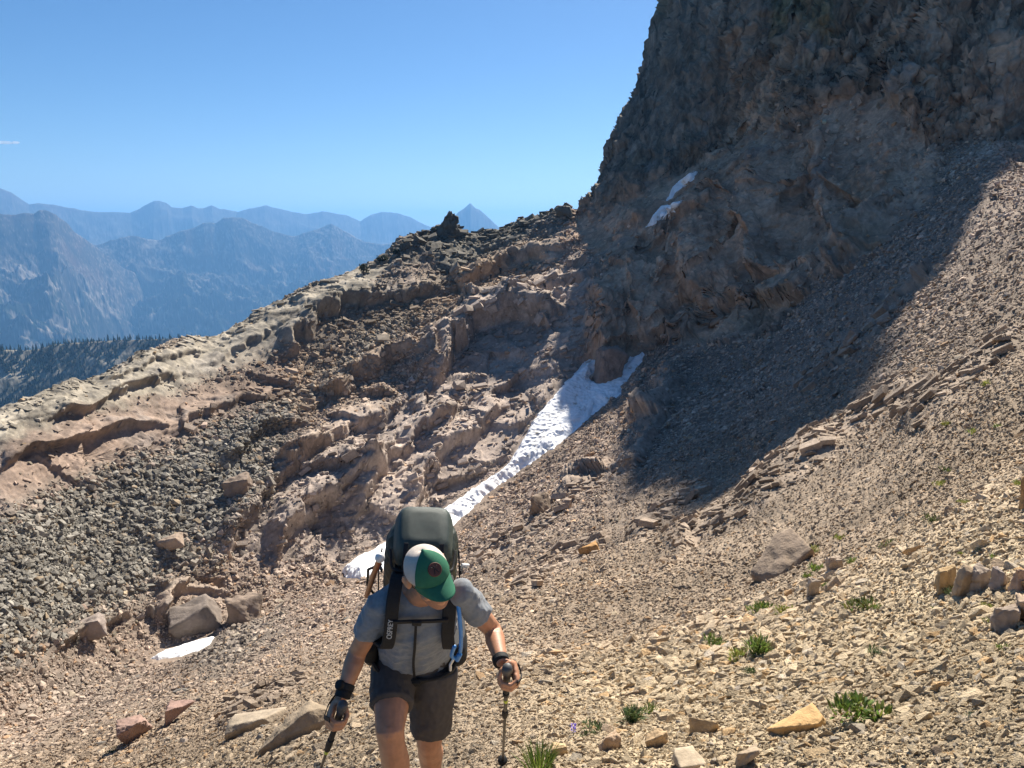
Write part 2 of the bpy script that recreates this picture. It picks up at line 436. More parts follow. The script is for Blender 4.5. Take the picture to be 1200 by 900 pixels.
def step_relief(px, py, jag):
    H = np.zeros(px.shape, np.float32); R_ = np.zeros(px.shape, np.float32)
    for pts, h, dec, wd in STEPS:
        xs = [q[0] for q in pts]; ys = [q[1] for q in pts]
        m = np.where((px > min(xs) - dec - 30) & (px < max(xs) + dec + 30) & (py > min(ys) - dec - 30) & (py < max(ys) + dec + 30) & (TROW < 12.6))[0]
        if not len(m): continue
        x = px[m] + jag[0][m]; y = py[m] + jag[1][m]
        best = np.full(len(m), 1e9, np.float32); sd = np.zeros(len(m), np.float32); tt = np.zeros(len(m), np.float32)
        n = len(pts) - 1
        for k in range(n):
            x0, y0 = pts[k]; x1, y1 = pts[k + 1]; ex, ey = x1 - x0, y1 - y0; L = math.hypot(ex, ey)
            t = np.clip(((x - x0) * ex + (y - y0) * ey) / (L * L), 0, 1)
            qx, qy = x - x0 - t * ex, y - y0 - t * ey
            d = qx * qx + qy * qy
            side = (qx * ey - qy * ex) / L
            b = d < best
            best = np.where(b, d, best); sd = np.where(b, np.sign(side) * np.sqrt(d), sd); tt = np.where(b, (k + t) / n, tt)
        end = sstep(0, 0.12, tt) * sstep(1, 0.88, tt)
        prof = sstep(-wd * np.where(RAD[m] < 75, 1.2, 0.75), wd * np.where(RAD[m] < 75, 0.3, 0.0), sd) * (1 - sstep(0, dec, sd)) ** 1.2
        H[m] += h * prof * (0.25 + 0.75 * end)
        R_[m] = np.maximum(R_[m], sstep(-wd - 4, -wd * 0.5, sd) * (1 - sstep(dec * 0.2, dec * 0.75, sd)) * end)
    return H, R_

def carry(P):
    """per-vertex bookkeeping for the current lattice"""
    global P0, RAD
    P0 = P.reshape(-1, 3); RAD = np.hypot(P0[:, 0], P0[:, 1])

def refine(P, extra, axis):
    """slide lattice points along the lattice lines so that steep rock faces get their share of them"""
    A = P if axis == 0 else P.transpose(1, 0, 2)
    E = extra if axis == 0 else extra.transpose(1, 0, 2)
    dist = np.linalg.norm(A, axis=2)
    seg = np.linalg.norm(np.diff(A, axis=0), axis=2) / (0.5 * (dist[1:] + dist[:-1]))
    base = np.full_like(seg, 1.0)
    seg = np.minimum(seg, np.percentile(seg, 99.5))
    for _ in range(2):
        seg[:, 1:-1] = (seg[:, :-2] + seg[:, 1:-1] * 2 + seg[:, 2:]) / 4
    w = 0.45 * base / base.sum(0) + 0.55 * seg / seg.sum(0)
    cum = np.concatenate([np.zeros((1, w.shape[1])), np.cumsum(w, 0)]); cum /= cum[-1]
    n = A.shape[0]; q = np.linspace(0, 1, n)
    OA = np.empty_like(A); OE = np.empty_like(E)
    idx_ = np.arange(n, dtype=float)
    for c in range(A.shape[1]):
        t = np.interp(q, cum[:, c], idx_)
        i = np.minimum(t.astype(int), n - 2); f = (t - i)[:, None]
        OA[:, c] = A[i, c] * (1 - f) + A[i + 1, c] * f
        OE[:, c] = E[i, c] * (1 - f) + E[i + 1, c] * f
    return (OA, OE) if axis == 0 else (OA.transpose(1, 0, 2), OE.transpose(1, 0, 2))
def smooth_normals(P, k=0):
    n = grid_normals(P)
    for _ in range(k):
        n[1:-1] = n[1:-1] + 0.5 * (n[:-2] + n[2:]); n[:, 1:-1] = n[:, 1:-1] + 0.5 * (n[:, :-2] + n[:, 2:])
        n /= np.linalg.norm(n, axis=2, keepdims=True) + 1e-9
    n = n.reshape(-1, 3)
    return n * np.sign((n * -P.reshape(-1, 3)).sum(1).mean())

carry(BASE)
BPX, BPY = proj(P0)
TROW = np.repeat(tq, NC)
STEPR = np.zeros(len(P0), np.float32)
regions_of()
n0 = smooth_normals(BASE)
# ---- first relief: the large forms
RS = np.clip(RAD, 3, 260)
H = np.zeros(len(P0), np.float32)
H += 0.012 * RS * fbm(P0 * 0.035, 3, off=10) * sstep(20, 60, RAD) * (1 - REG['cliff'])
H += 0.25 * fbm(P0 * 0.22, 3, off=11) * sstep(3, 14, RAD) * scree
fall = np.array([-0.70, 0.55, -0.35]); fall /= np.linalg.norm(fall)
A = P0 - (P0 @ fall)[:, None] * fall * 0.86
H += 0.35 * fbm(A * 0.30, 3, off=14, ridge=True) * scree * sstep(25, 60, RAD)
jag = (16 * fbm(P0 * 0.16, 3, 0.6, off=16), 12 * fbm(P0 * 0.16 + 5, 3, 0.6, off=17))
near_j = sstep(8, 60, RAD) * 0.6 + 0.4
fj = facets(P0 * np.where(RAD > 60, 0.22, 0.9)[:, None], 18, 0.6)[0]
SH, STEPR = step_relief(BPX, BPY, (jag[0] * near_j * 0.8 + 4 * fj * (RAD > 75), jag[1] * near_j * 0.8 + 3 * fj * (RAD > 75)))
H += SH * np.where(RAD < 75, 0.62, 0.66) * (0.85 + 0.3 * fbm(P0 * 0.1, 2, off=19))
regions_of()
bed = np.array([-0.86, -0.10, -0.42]); bed /= np.linalg.norm(bed)
wob = np.stack([fbm(P0 * 0.06 + 7, 2, off=20), fbm(P0 * 0.06 + 19, 2, off=21), fbm(P0 * 0.06 + 43, 2, off=22)], 1) * 5
def rock_amt(idx):
    a = np.clip(RAD[idx] / 110.0, 0.03, 1.0)
    a *= np.where(REG['pale'][idx] > 0.5, 0.30, 1.0) * np.where(REG['red'][idx] > 0.5, 0.5, 1.0)
    return a * (0.35 + 0.65 * sstep(10.9, 10.0, TROW[idx]))
idx = np.where((rock > 0.03) & (REG['cliff'] < 0.97) & (RAD > 40))[0]
Pr = P0[idx] + wob[idx] * 0.25
Ar = Pr - (Pr @ bed)[:, None] * bed * 0.30
apr = REG['apron'][idx] > 0.5
wr = rock[idx] * (1 - REG['cliff'][idx])
hb = np.zeros(len(idx), np.float32)
for freq, amp, off in ((0.045, 2.6, 30), (0.11, 1.1, 31)):
    hb += amp * facets(Ar * freq, off, 1.2)[0]
up_ = np.array([-0.25, -0.62, -0.74])
Ap = Pr - (Pr @ up_)[:, None] * up_ * 0.70
hb += np.where(apr, 3.4 * fbm(Ap * 0.05, 3, off=37, ridge=True), 0.0)
H[idx] += hb * wr * rock_amt(idx)
idc = np.where(REG['cliff'] > 0.02)[0]
Vc = (P0[idc] + wob[idc] * 0.5) * np.array([1, 1, 0.20])
keep_ = np.where(TROW[idc] > 12.4, 0.45, 1.0) * np.where(BPX[idc] < 800, 0.55, 1.0)
hcl = 4.4 * fbm(Vc * 0.034, 3, off=40, ridge=True)
for freq, amp, off in ((0.075, 2.4, 41), (0.19, 1.3, 42)):
    hcl += amp * facets(Vc * freq, off, 1.0)[0]
H[idc] += hcl * REG['cliff'][idc] * keep_
H *= np.where(TROW > 13.2, 0.0, 1.0) * (1 - 0.93 * SNOWM)
Pa = (P0 + n0 * H[:, None]).reshape(NR, NC, 3)
EX = np.stack([BPX, BPY, TROW, STEPR], 1).reshape(NR, NC, 4)
Pa, EX = refine(Pa, EX, 0)
Pa, EX = refine(Pa, EX, 1)
BPX, BPY, TROW, STEPR = [EX[..., k].reshape(-1).copy() for k in range(4)]
carry(Pa)
print('large relief', round(time.time() - T_START, 1), 's')
# ---- second relief: joints, blocks, cracks and stones on the real faces
regions_of()
n0 = smooth_normals(Pa, 2)
RS = np.clip(RAD, 3, 260)
H = np.zeros(len(P0), np.float32)
H += 0.05 * fbm(P0 * 1.1, 3, off=12) * scree
A = P0 - (P0 @ fall)[:, None] * fall * 0.86
H += 0.10 * fbm(A * 1.3, 3, off=15) * scree * sstep(8, 30, RAD)
wob = np.stack([fbm(P0 * 0.06 + 7, 2, off=20), fbm(P0 * 0.06 + 19, 2, off=21), fbm(P0 * 0.06 + 43, 2, off=22)], 1) * 5
BLK = np.full(len(P0), 0.5, np.float32)
idx = np.where((rock > 0.03) & (REG['cliff'] < 0.97))[0]
Pr = P0[idx] + wob[idx] * 0.25
Ar = Pr - (Pr @ bed)[:, None] * bed * 0.35
Ag = Pr - (Pr @ bed)[:, None] * bed * 0.88
apr = REG['apron'][idx] > 0.5
wr = rock[idx] * (1 - REG['cliff'][idx])
slab = np.clip(REG['pale'][idx] + REG['red'][idx], 0, 1)
loc = np.clip(RAD[idx] / 110.0, 0.06, 1.3)
hb = np.zeros(len(idx), np.float32)
for freq, amp, off, gr in ((0.24, 0.34, 32, 0.5), (0.66, 0.15, 33, 0.6), (1.7, 0.08, 34, 0.6)):
    h, e_, rn = facets(Ar * (freq / np.maximum(loc, 0.25))[:, None], off, 1.0, True)
    hb += amp * (h - gr * sstep(0.07, 0.0, e_))
    BLK[idx] += (rn - 0.5) * (0.6 if freq < 0.5 else 0.4) * wr
hb += slab * (0.75 * fbm(Ag * 0.33, 4, 0.6, off=39, ridge=True) + 0.36 * fbm(Ag * 1.4, 3, 0.6, off=35, ridge=True))
hb += 0.05 * fbm(Pr * 2.2, 3, off=36)
Apz = Pr - (Pr @ up_)[:, None] * up_ * 0.72
hb += np.where(apr, 0.9 * fbm(Apz * 0.17, 3, off=55, ridge=True) + 0.45 * fbm(Apz * 0.5, 3, 0.55, off=56, ridge=True), 0.0)
H[idx] += hb * wr * np.clip(loc, 0.03, 1.0) * (1 - 0.45 * slab) * (0.35 + 0.65 * sstep(10.9, 10.0, TROW[idx]))
sk = sstep(10.2, 11.4, TROW[idx]) * sstep(13.0, 12.2, TROW[idx])
H[idx] += sk * wr * (0.9 * facets(P0[idx] * 0.35, 47, 1.0)[0] + 0.5 * facets(P0[idx] * 0.9, 48, 1.0)[0]) * np.where(REG['dark'][idx] > 0.4, 0.8, 0.3)
idc = np.where(REG['cliff'] > 0.02)[0]
Vc = (P0[idc] + wob[idc] * 0.5) * np.array([1, 1, 0.17])
hcl = 0.9 * fbm(Vc * 0.11, 3, 0.5, off=49, ridge=True) + 0.4 * fbm(Vc * 0.32, 3, 0.55, off=54, ridge=True) + 0.3 * fbm(Vc * 1.1, 4, 0.6, off=46, ridge=True)
Pv = (P0[idc] + wob[idc] * 0.8) * np.array([1, 1, 0.05])
for freq, amp, off in ((0.16, 2.0, 57), (0.42, 0.9, 58), (1.0, 0.4, 59)):
    h, e_, rn = facets(Pv * freq, off, 0.7, True)
    hcl += amp * (0.8 * h - 0.5 * sstep(0.12, 0, e_))
    BLK[idc] += (rn - 0.5) * 0.4 * REG['cliff'][idc]
for freq, amp, off in ((0.42, 0.65, 43), (1.0, 0.34, 44), (2.1, 0.16, 45)):
    h, e_, rn = facets(Vc * freq, off, 1.0, True)
    hcl += amp * (0.8 * h - 0.8 * sstep(0.11, 0, e_))
    BLK[idc] += (rn - 0.5) * (0.6 if freq < 0.5 else 0.4) * REG['cliff'][idc]
H[idc] += hcl * REG['cliff'][idc] * np.where(BPX[idc] < 780, 0.7, 1.0)
idr = np.where(REG['rubble'] > 0.05)[0]
h, e_ = facets(P0[idr] * 0.9, 50, 0.9); h2, e2 = facets(P0[idr] * 1.9, 51, 0.9)
H[idr] += REG['rubble'][idr] * (0.32 * h + 0.16 * h2)
ids = np.where((scree > 0.1) & (RAD > 2.2) & front)[0]
band = np.clip(np.round(np.log2(60.0 / RAD[ids])), -2, 4)
for b in np.unique(band):
    k = ids[band == b]
    h, e_ = facets(P0[k] * (1.25 * 2.0 ** b), 52, 0.9)
    h2, e2 = facets(P0[k] * (2.9 * 2.0 ** b), 53, 0.9)
    H[k] += scree[k] * (0.12 * h + 0.07 * h2) / 2.0 ** b * (1 - REG['rubble'][k])
H *= np.where(TROW > 13.2, 0.0, 1.0) * (1 - 0.95 * SNOWM)
P1 = (P0 + n0 * H[:, None]).astype(np.float32)
print('relief', round(time.time() - T_START, 1), 's')

# -------- rock and stone colours (what each kind of stone is, sun or no sun)
def mixc(C, col, w):
    return C + (np.array(col, np.float32) - C) * np.clip(w, 0, 1)[:, None]
nA = fbm(P0 * 0.05, 4, off=60); nB = fbm(P0 * 0.4, 4, off=61); nC = fbm(P0 * 2.2, 3, off=62)
C = np.tile(np.array((0.31, 0.24, 0.18), np.float32), (len(P0), 1))
C = mixc(C, (0.36, 0.275, 0.195), sstep(40, 12, RAD))
C = mixc(C, (0.60, 0.47, 0.305), sstep(12, 5, RAD) * sstep(480, 760, BPX))
C = mixc(C, (0.43, 0.335, 0.23), sstep(16, 6, RAD) * sstep(620, 480, BPX))
C = mixc(C, (0.325, 0.25, 0.195), sstep(30, 90, RAD))
C = mixc(C, (0.44, 0.32, 0.19), sstep(0.1, 0.5, nA) * 0.5 * sstep(40, 10, RAD))
C = mixc(C, (0.34, 0.27, 0.21), STEPR * 0.5)
C = mixc(C, (0.37, 0.30, 0.25), REG['mauve'])
C = mixc(C, (0.33, 0.24, 0.16), REG['orange'] * 0.7)
C = mixc(C, (0.33, 0.29, 0.23), REG['pale'])
bs = fbm((P0 - (P0 @ bed)[:, None] * bed * 0.88) * 0.45, 4, 0.6, off=64)
C = mixc(C, (0.15, 0.135, 0.115), np.clip(REG['pale'] + REG['red'] * 0.7, 0, 1) * sstep(0.02, 0.32, bs) * 0.75)
C = mixc(C, (0.265, 0.195, 0.152), REG['red'] * 0.85)
C = mixc(C, (0.10, 0.098, 0.082), REG['dark'] * 0.85)
C = mixc(C, (0.185, 0.175, 0.15), REG['rubble'] * 0.9)
C = mixc(C, (0.47, 0.315, 0.215), REG['apron'] * 0.9)
cup = sstep(170, 40, BPY) * sstep(1130, 1010, BPX + 0.2 * BPY)
cl = np.array((0.46, 0.31, 0.205), np.float32)
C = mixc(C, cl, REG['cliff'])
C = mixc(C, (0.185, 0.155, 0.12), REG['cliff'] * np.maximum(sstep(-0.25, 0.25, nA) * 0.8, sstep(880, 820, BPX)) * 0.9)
C = mixc(C, (0.22, 0.195, 0.10), REG['cliff'] * sstep(0.05, 0.45, fbm(P0 * np.array([0.06, 0.06, 0.02]), 3, off=66)) * sstep(90, 20, BPY) * 0.8)
C = mixc(C, (0.30, 0.215, 0.14), (REG['cliff'] + REG['apron']) * sstep(0.34, 0.5, fbm(P0 * 0.09, 3, off=67)) * 0.55)
C = mixc(C, (0.23, 0.205, 0.185), rock * sstep(0.3, 0.6, fbm(P0 * 0.16, 3, off=68)) * 0.5)
streak = fbm(P0 * np.array([0.9, 0.9, 0.09]), 3, 0.6, off=69)
C = mixc(C, (0.06, 0.055, 0.048), REG['cliff'] * sstep(0.12, 0.42, streak) * 0.55)
C = mixc(C, (0.33, 0.27, 0.21), REG['cliff'] * sstep(0.16, 0.45, -streak) * 0.5)
run = fbm((P0 - (P0 @ fall)[:, None] * fall * 0.9) * 0.5, 4, 0.6, off=63)
C *= (1 + scree * 0.42 * run)[:, None]
C *= (0.68 + 0.64 * np.clip(BLK, 0, 1))[:, None]
C *= (1 + 0.22 * nB + 0.15 * nC + 0.12 * nA)[:, None]
C = np.clip(C, 0.02, 0.7)

# -------- materials for stone
def stone_mat(name, attr=True, instancer=False, fine=9.0, base=(0.3, 0.24, 0.18), bumpd=0.04, cvar=0.22):
    m, nt, b = new_mat(name)
    b.inputs['Roughness'].default_value = 0.92
    b.inputs['Specular IOR Level'].default_value = 0.2
    tc = N(nt, 'ShaderNodeTexCoord')
    if attr:
        at_ = N(nt, 'ShaderNodeAttribute', attribute_name='tint')
        if instancer: at_.attribute_type = 'INSTANCER'
        colout = at_.outputs['Color']
    else:
        rgb = N(nt, 'ShaderNodeRGB'); rgb.outputs[0].default_value = (*base, 1); colout = rgb.outputs[0]
    n1 = N(nt, 'ShaderNodeTexNoise', Scale=fine, Detail=6.0, Roughness=0.65)
    nt.links.new(tc.outputs['Object'], n1.inputs['Vector'])
    mr = N(nt, 'ShaderNodeMapRange'); mr.inputs['From Min'].default_value = 0.3; mr.inputs['From Max'].default_value = 0.7
    mr.inputs['To Min'].default_value = 1 - cvar; mr.inputs['To Max'].default_value = 1 + cvar
    nt.links.new(n1.outputs['Fac'], mr.inputs['Value'])
    sc = N(nt, 'ShaderNodeVectorMath', operation='SCALE')
    nt.links.new(colout, sc.inputs[0]); nt.links.new(mr.outputs[0], sc.inputs['Scale'])
    nt.links.new(sc.outputs[0], b.inputs['Base Color'])
    n2 = N(nt, 'ShaderNodeTexNoise', Scale=fine * 2.3, Detail=5.0, Roughness=0.7)
    nt.links.new(tc.outputs['Object'], n2.inputs['Vector'])
    bp = N(nt, 'ShaderNodeBump', Strength=0.8, Distance=bumpd)
    nt.links.new(n2.outputs['Fac'], bp.inputs['Height']); nt.links.new(bp.outputs['Normal'], b.inputs['Normal'])
    return m
MAT_GROUND = stone_mat('mountain_rock', fine=1.6, bumpd=0.10)
FACES = grid_faces(NR, NC)
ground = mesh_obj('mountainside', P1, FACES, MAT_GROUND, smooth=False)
tag(ground, 'bare rocky mountainside of scree slopes, slabs and a dark tower', kind='structure')
set_col(ground, 'tint', C * (1 - 0.30 * np.clip(scree, 0, 1))[:, None])  # darker fines under the scree, with the shade between stones put into the colour
print('ground', round(time.time() - T_START, 1), 's')

# nearest ground height under a point (lookup over the surface's own vertices)
PPX, PPY = proj(P1)
GV = P1.reshape(NR, NC, 3)
_vis = (PPX > -60) & (PPX < 1260) & (PPY > -40) & (PPY < 1100) & (TROW < 12.0)
_cell = {}
ZB = np.full((1140, 1320), 1e9, np.float32); ZI = np.full((1140, 1320), -1, np.int64)
def build_lookup():
    k = np.where(_vis)[0]
    o = k[np.argsort(-RAD[k])]
    ix = np.clip((PPX[o] + 60).astype(int), 0, 1319); iy = np.clip((PPY[o] + 40).astype(int), 0, 1139)
    ZI[iy, ix] = o                                     # later (nearer) entries win
build_lookup()
def ground_at(px, py):
    """(point, distance, normal) of the mountainside behind photo pixel"""
    for rad in (0, 1, 2, 3, 5, 8):
        x0, y0 = int(px) + 60, int(py) + 40
        b = ZI[max(0, y0 - rad):y0 + rad + 1, max(0, x0 - rad):x0 + rad + 1]
        b = b[b >= 0]
        if len(b):
            k = b[np.argmin((PPX[b] - px) ** 2 + (PPY[b] - py) ** 2 + (RAD[b] - RAD[b].min()) * 0.05)]
            return Vector(P1[k].tolist()), float(RAD[k]), Vector(n0[k].tolist()), int(k)
    raise ValueError((px, py))
# ------------------------------------------------------------------ far country
def far_mat(name):
    m, nt, b = new_mat(name)
    b.inputs['Roughness'].default_value = 1.0
    b.inputs['Specular IOR Level'].default_value = 0.0
    a = N(nt, 'ShaderNodeAttribute', attribute_name='tint')
    nt.links.new(a.outputs['Color'], b.inputs['Base Color'])
    return m
MAT_FAR = far_mat('far_mountain')

def range_mesh(name, line, depth, drop, nrow, step, amp, spur, label, cols, seed, treeline=None, rough=0.02):
    """a mountain range: crest line given by where it stands (pixel, distance); slopes with spurs fall towards the viewer and behind"""
    a = np.array(line, float)
    sx = np.arange(a[0, 0], a[-1, 0] + step, step)
    py = np.interp(sx, a[:, 0], a[:, 1]); rr_ = np.interp(sx, a[:, 0], a[:, 2])
    az, te = ray(sx, py)
    X = np.stack([rr_ * np.sin(az), rr_ * np.cos(az), rr_ * te], 1)
    t = np.linspace(-0.35, 1, nrow)                   # <0 behind the crest, 1 at the foot
    kz = int(70 / step); Zs = np.convolve(np.pad(X[:, 2], kz, mode='edge'), np.ones(2 * kz + 1) / (2 * kz + 1), 'valid')
    Pm = np.zeros((nrow, len(sx), 3))
    for j, tt in enumerate(t):
        q = X.copy()
        f = -tt * depth
        q[:, 0] += np.sin(az) * f; q[:, 1] += np.cos(az) * f
        mz = float(sstep(0.0, 0.35, np.array(abs(tt))))
        q[:, 2] += (Zs - X[:, 2]) * mz
        q[:, 2] -= drop * (abs(tt) ** 0.85)
        Pm[j] = q
    f = Pm.reshape(-1, 3)
    tt = np.abs(np.repeat(t, len(sx)))
    env = sstep(0.0, 0.28, tt) * 0.86 + 0.14
    A = f.copy(); A[:, 2] *= 0.7
    h = amp * fbm(A / spur, 6, 0.52, off=seed, ridge=True) * env
    h += amp * 0.20 * fbm(A / (spur * 0.24), 5, 0.55, off=seed + 9, ridge=True) * np.maximum(env, 0.16)
    h += amp * 0.035 * fbm(f / (spur * 0.05), 4, 0.6, off=seed + 14) * np.maximum(env, 0.3)
    f[:, 2] += h - amp * 0.75 * sstep(0.0, 0.25, tt)
    # the crest must not be overtopped by the spurs in front of it
    Z0 = np.repeat(X[None, :, 2], nrow, 0).reshape(-1)
    R0 = np.repeat(rr_[None], nrow, 0).reshape(-1)
    lim = Z0 * np.hypot(f[:, 0], f[:, 1]) / R0 - 0.0045 * tt * R0
    f[:, 2] = np.where((np.repeat(t, len(sx)) > 0.02), np.minimum(f[:, 2], lim), f[:, 2])
    o = mesh_obj(name, f, grid_faces(nrow, len(sx)), MAT_FAR)
    n = grid_normals(f.reshape(nrow, len(sx), 3)).reshape(-1, 3)
    n *= np.sign(n[:, 2].mean())
    steep = 1 - np.abs(n[:, 2])
    patch = fbm(f / (spur * 0.35), 5, 0.6, off=seed + 20)
    fine = fbm(f / (spur * 0.06), 4, 0.7, off=seed + 27)
    Cc = np.tile(np.array(cols[0], np.float32), (len(f), 1))
    rk = np.clip(sstep(0.45, 0.12, tt + 0.45 * patch + 0.25 * fine), 0, 1)
    Cc = mixc(Cc, cols[1], rk)
    Cc = mixc(Cc, cols[2], sstep(0.18, 0.45, fbm(f / (spur * 0.5), 3, off=seed + 33)) * rk)
    Cc = mixc(Cc, cols[3], sstep(0.22, 0.42, fine * 0.6 + patch * 0.8) * 0.9)
    Cc = mixc(Cc, cols[3], 0.7 * sstep(0.25, 0.5, fbm(f / (spur * 0.018), 3, 0.7, off=seed + 40) + 0.5 * patch + 0.3 * rk - 0.1))
    Cc *= (1 + 0.35 * fine)[:, None]
    Cc *= np.exp(np.random.default_rng(seed).normal(0, 0.2, len(f)))[:, None]
    set_col(o, 'tint', np.clip(Cc, 0.005, 0.6))
    tag(o, label, kind='structure')
    return o, f.reshape(nrow, len(sx), 3), Cc.reshape(nrow, len(sx), 3)

FOREST = (0.014, 0.021, 0.014)
KM = 1000.0
range_mesh('mountains', [(200, 262, 15 * KM), (270, 250, 15 * KM), (290, 244, 15 * KM), (310, 240, 15 * KM), (328, 244, 15 * KM), (345, 248, 15 * KM), (360, 250, 15 * KM), (378, 247, 15 * KM),
            (392, 249, 15 * KM), (405, 251, 15 * KM), (422, 258, 15 * KM), (426, 255, 15 * KM), (434, 250, 15 * KM), (447, 246, 15 * KM), (456, 247, 15 * KM), (466, 248, 15 * KM), (480, 253, 15 * KM), (490, 258, 15 * KM),
            (498, 262, 15 * KM), (508, 266, 15 * KM), (514, 261, 15 * KM), (520, 266, 15 * KM), (560, 285, 15 * KM), (650, 300, 15 * KM)], 5 * KM, 1500, 80, 0.7, 300, 1500,
           'farthest pale blue mountain range under the sky', [(0.04, 0.045, 0.042), (0.075, 0.072, 0.07), (0.075, 0.065, 0.06), (0.12, 0.115, 0.11)], 70)
range_mesh('mountains', [(505, 276, 12.5 * KM), (520, 263, 12.5 * KM), (533, 252, 12.5 * KM), (538, 247, 12.5 * KM), (544, 243, 12.5 * KM), (551, 237, 12.5 * KM), (557, 243, 12.5 * KM), (562, 245, 12.5 * KM), (570, 252, 12.5 * KM),
            (580, 261, 12.5 * KM), (595, 273, 12.5 * KM), (640, 300, 12.5 * KM)], 4 * KM, 1500, 50, 0.8, 220, 1600,
           'steep pyramid peak far off, pale blue against the sky', [(0.04, 0.045, 0.042), (0.07, 0.068, 0.065), (0.07, 0.062, 0.058), (0.1, 0.095, 0.09)], 90)
range_mesh('mountains', [(-420, 250, 15 * KM), (-120, 232, 15 * KM), (-30, 214, 15 * KM), (0, 220, 15 * KM), (13, 225, 15 * KM), (25, 234, 15 * KM), (34, 240, 15 * KM), (50, 239, 15 * KM), (63, 241, 15 * KM), (75, 243, 15 * KM),
            (95, 246, 15 * KM), (112, 248, 15 * KM), (130, 248, 15 * KM), (153, 250, 15 * KM), (162, 246, 15 * KM), (172, 240, 15 * KM), (180, 236, 15 * KM), (187, 235, 15 * KM), (195, 237, 15 * KM),
            (201, 242, 15 * KM), (214, 243, 15 * KM), (224, 240, 15 * KM), (232, 243, 15 * KM), (238, 243, 15 * KM), (248, 240, 15 * KM), (258, 245, 15 * KM), (275, 248, 15 * KM), (300, 255, 15 * KM), (340, 262, 15 * KM), (390, 268, 15 * KM),
            (450, 275, 15 * KM), (520, 290, 15 * KM)], 4.5 * KM, 1500, 110, 0.7, 340, 1300,
           'hazy blue mountain range with a rounded summit, behind the forested ridge', [(0.03, 0.036, 0.03), (0.075, 0.07, 0.065), (0.08, 0.065, 0.058), (0.12, 0.115, 0.105)], 110)
range_mesh('mountains', [(-420, 270, 8.99 * KM), (-100, 262, 8.99 * KM), (0, 250, 8.99 * KM), (14, 251, 8.99 * KM), (28, 249, 8.99 * KM), (40, 250, 8.99 * KM), (46, 246, 8.99 * KM), (54, 245, 8.99 * KM), (62, 249, 8.99 * KM), (72, 258, 9.13 * KM), (85, 270, 9.28 * KM),
            (100, 281, 9.42 * KM), (112, 290, 9.57 * KM), (122, 299, 9.71 * KM), (130, 303, 9.71 * KM), (146, 318, 9.86 * KM), (158, 322, 9.86 * KM), (174, 341, 10.01 * KM), (188, 346, 10.01 * KM), (206, 368, 10.1 * KM), (240, 400, 10.1 * KM)], 3.4 * KM, 1500, 220, 0.7, 400, 1000,
           'forested mountain shoulder with reddish rock, at the left edge', [FOREST, (0.05, 0.047, 0.042), (0.075, 0.055, 0.045), (0.20, 0.17, 0.14)], 130)
range_mesh('mountains', [(60, 296, 10.5 * KM), (108, 291, 10.5 * KM), (125, 285, 10.5 * KM), (140, 280, 10.5 * KM), (150, 277, 10.5 * KM), (160, 276, 10.5 * KM), (172, 278, 10.5 * KM), (188, 281, 10.5 * KM), (200, 277, 10.5 * KM), (212, 272, 10.5 * KM), (226, 268, 10.5 * KM), (238, 262, 10.5 * KM),
            (246, 261, 10.5 * KM), (252, 263, 10.5 * KM), (262, 257, 10.5 * KM), (272, 254, 10.5 * KM), (282, 254, 10.5 * KM), (292, 258, 10.5 * KM), (302, 263, 10.5 * KM), (318, 271, 10.5 * KM), (335, 277, 10.5 * KM), (348, 279, 10.5 * KM), (362, 273, 10.5 * KM), (376, 267, 10.5 * KM),
            (388, 262, 10.5 * KM), (396, 266, 10.5 * KM), (405, 273, 10.5 * KM), (420, 281, 10.5 * KM), (440, 286, 10.5 * KM), (465, 290, 10.5 * KM), (520, 310, 10.5 * KM)], 4 * KM, 1650, 240, 0.7, 460, 1050,
           'blue forested mountain ridge with bare rocky crest, middle distance', [FOREST, (0.046, 0.044, 0.04), (0.07, 0.052, 0.045), (0.19, 0.165, 0.14)], 150)
_, FRID, FCOL = range_mesh('hill', [(-300, 425, 2.3 * KM), (-60, 416, 2.3 * KM), (0, 409, 2.3 * KM), (25, 410, 2.3 * KM), (45, 409, 2.3 * KM), (62, 404, 2.3 * KM), (85, 402, 2.3 * KM), (105, 401, 2.3 * KM), (140, 399, 2.3 * KM), (200, 396, 2.3 * KM),
            (260, 398, 2.3 * KM), (340, 410, 2.3 * KM)], 0.7 * KM, 420, 160, 1.0, 40, 330,
           'low forested ridge below the mountain with pale rock clearings', [(0.035, 0.042, 0.03), (0.06, 0.062, 0.048), (0.13, 0.115, 0.09), (0.24, 0.215, 0.17)], 170)

# conifers on the low ridge (a far wood nobody could count)
def cone_tree(seed):
    rg = np.random.default_rng(seed)
    V = []; F = []
    for k in range(5):
        z0 = 0.08 + 0.17 * k; z1 = z0 + 0.36 - 0.03 * k; w = 0.20 * (1 - 0.17 * k)
        b = len(V); n = 7
        for i in range(n):
            a = 2 * PI * i / n + rg.random()
            ww = w * (0.7 + 0.5 * rg.random())
            V.append((ww * math.cos(a), ww * math.sin(a), z0 - 0.03 * rg.random()))
        V.append((0, 0, z1))
        for i in range(n): F.append((b + i, b + (i + 1) % n, b + n))
    b = len(V)
    for z, w in ((0, 0.03), (0.6, 0.015)):
        for i in range(5): V.append((w * math.cos(i * 1.257), w * math.sin(i * 1.257), z))
    for i in range(5): F.append((b + i, b + (i + 1) % 5, b + 5 + (i + 1) % 5, b + 5 + i))
    return V, F

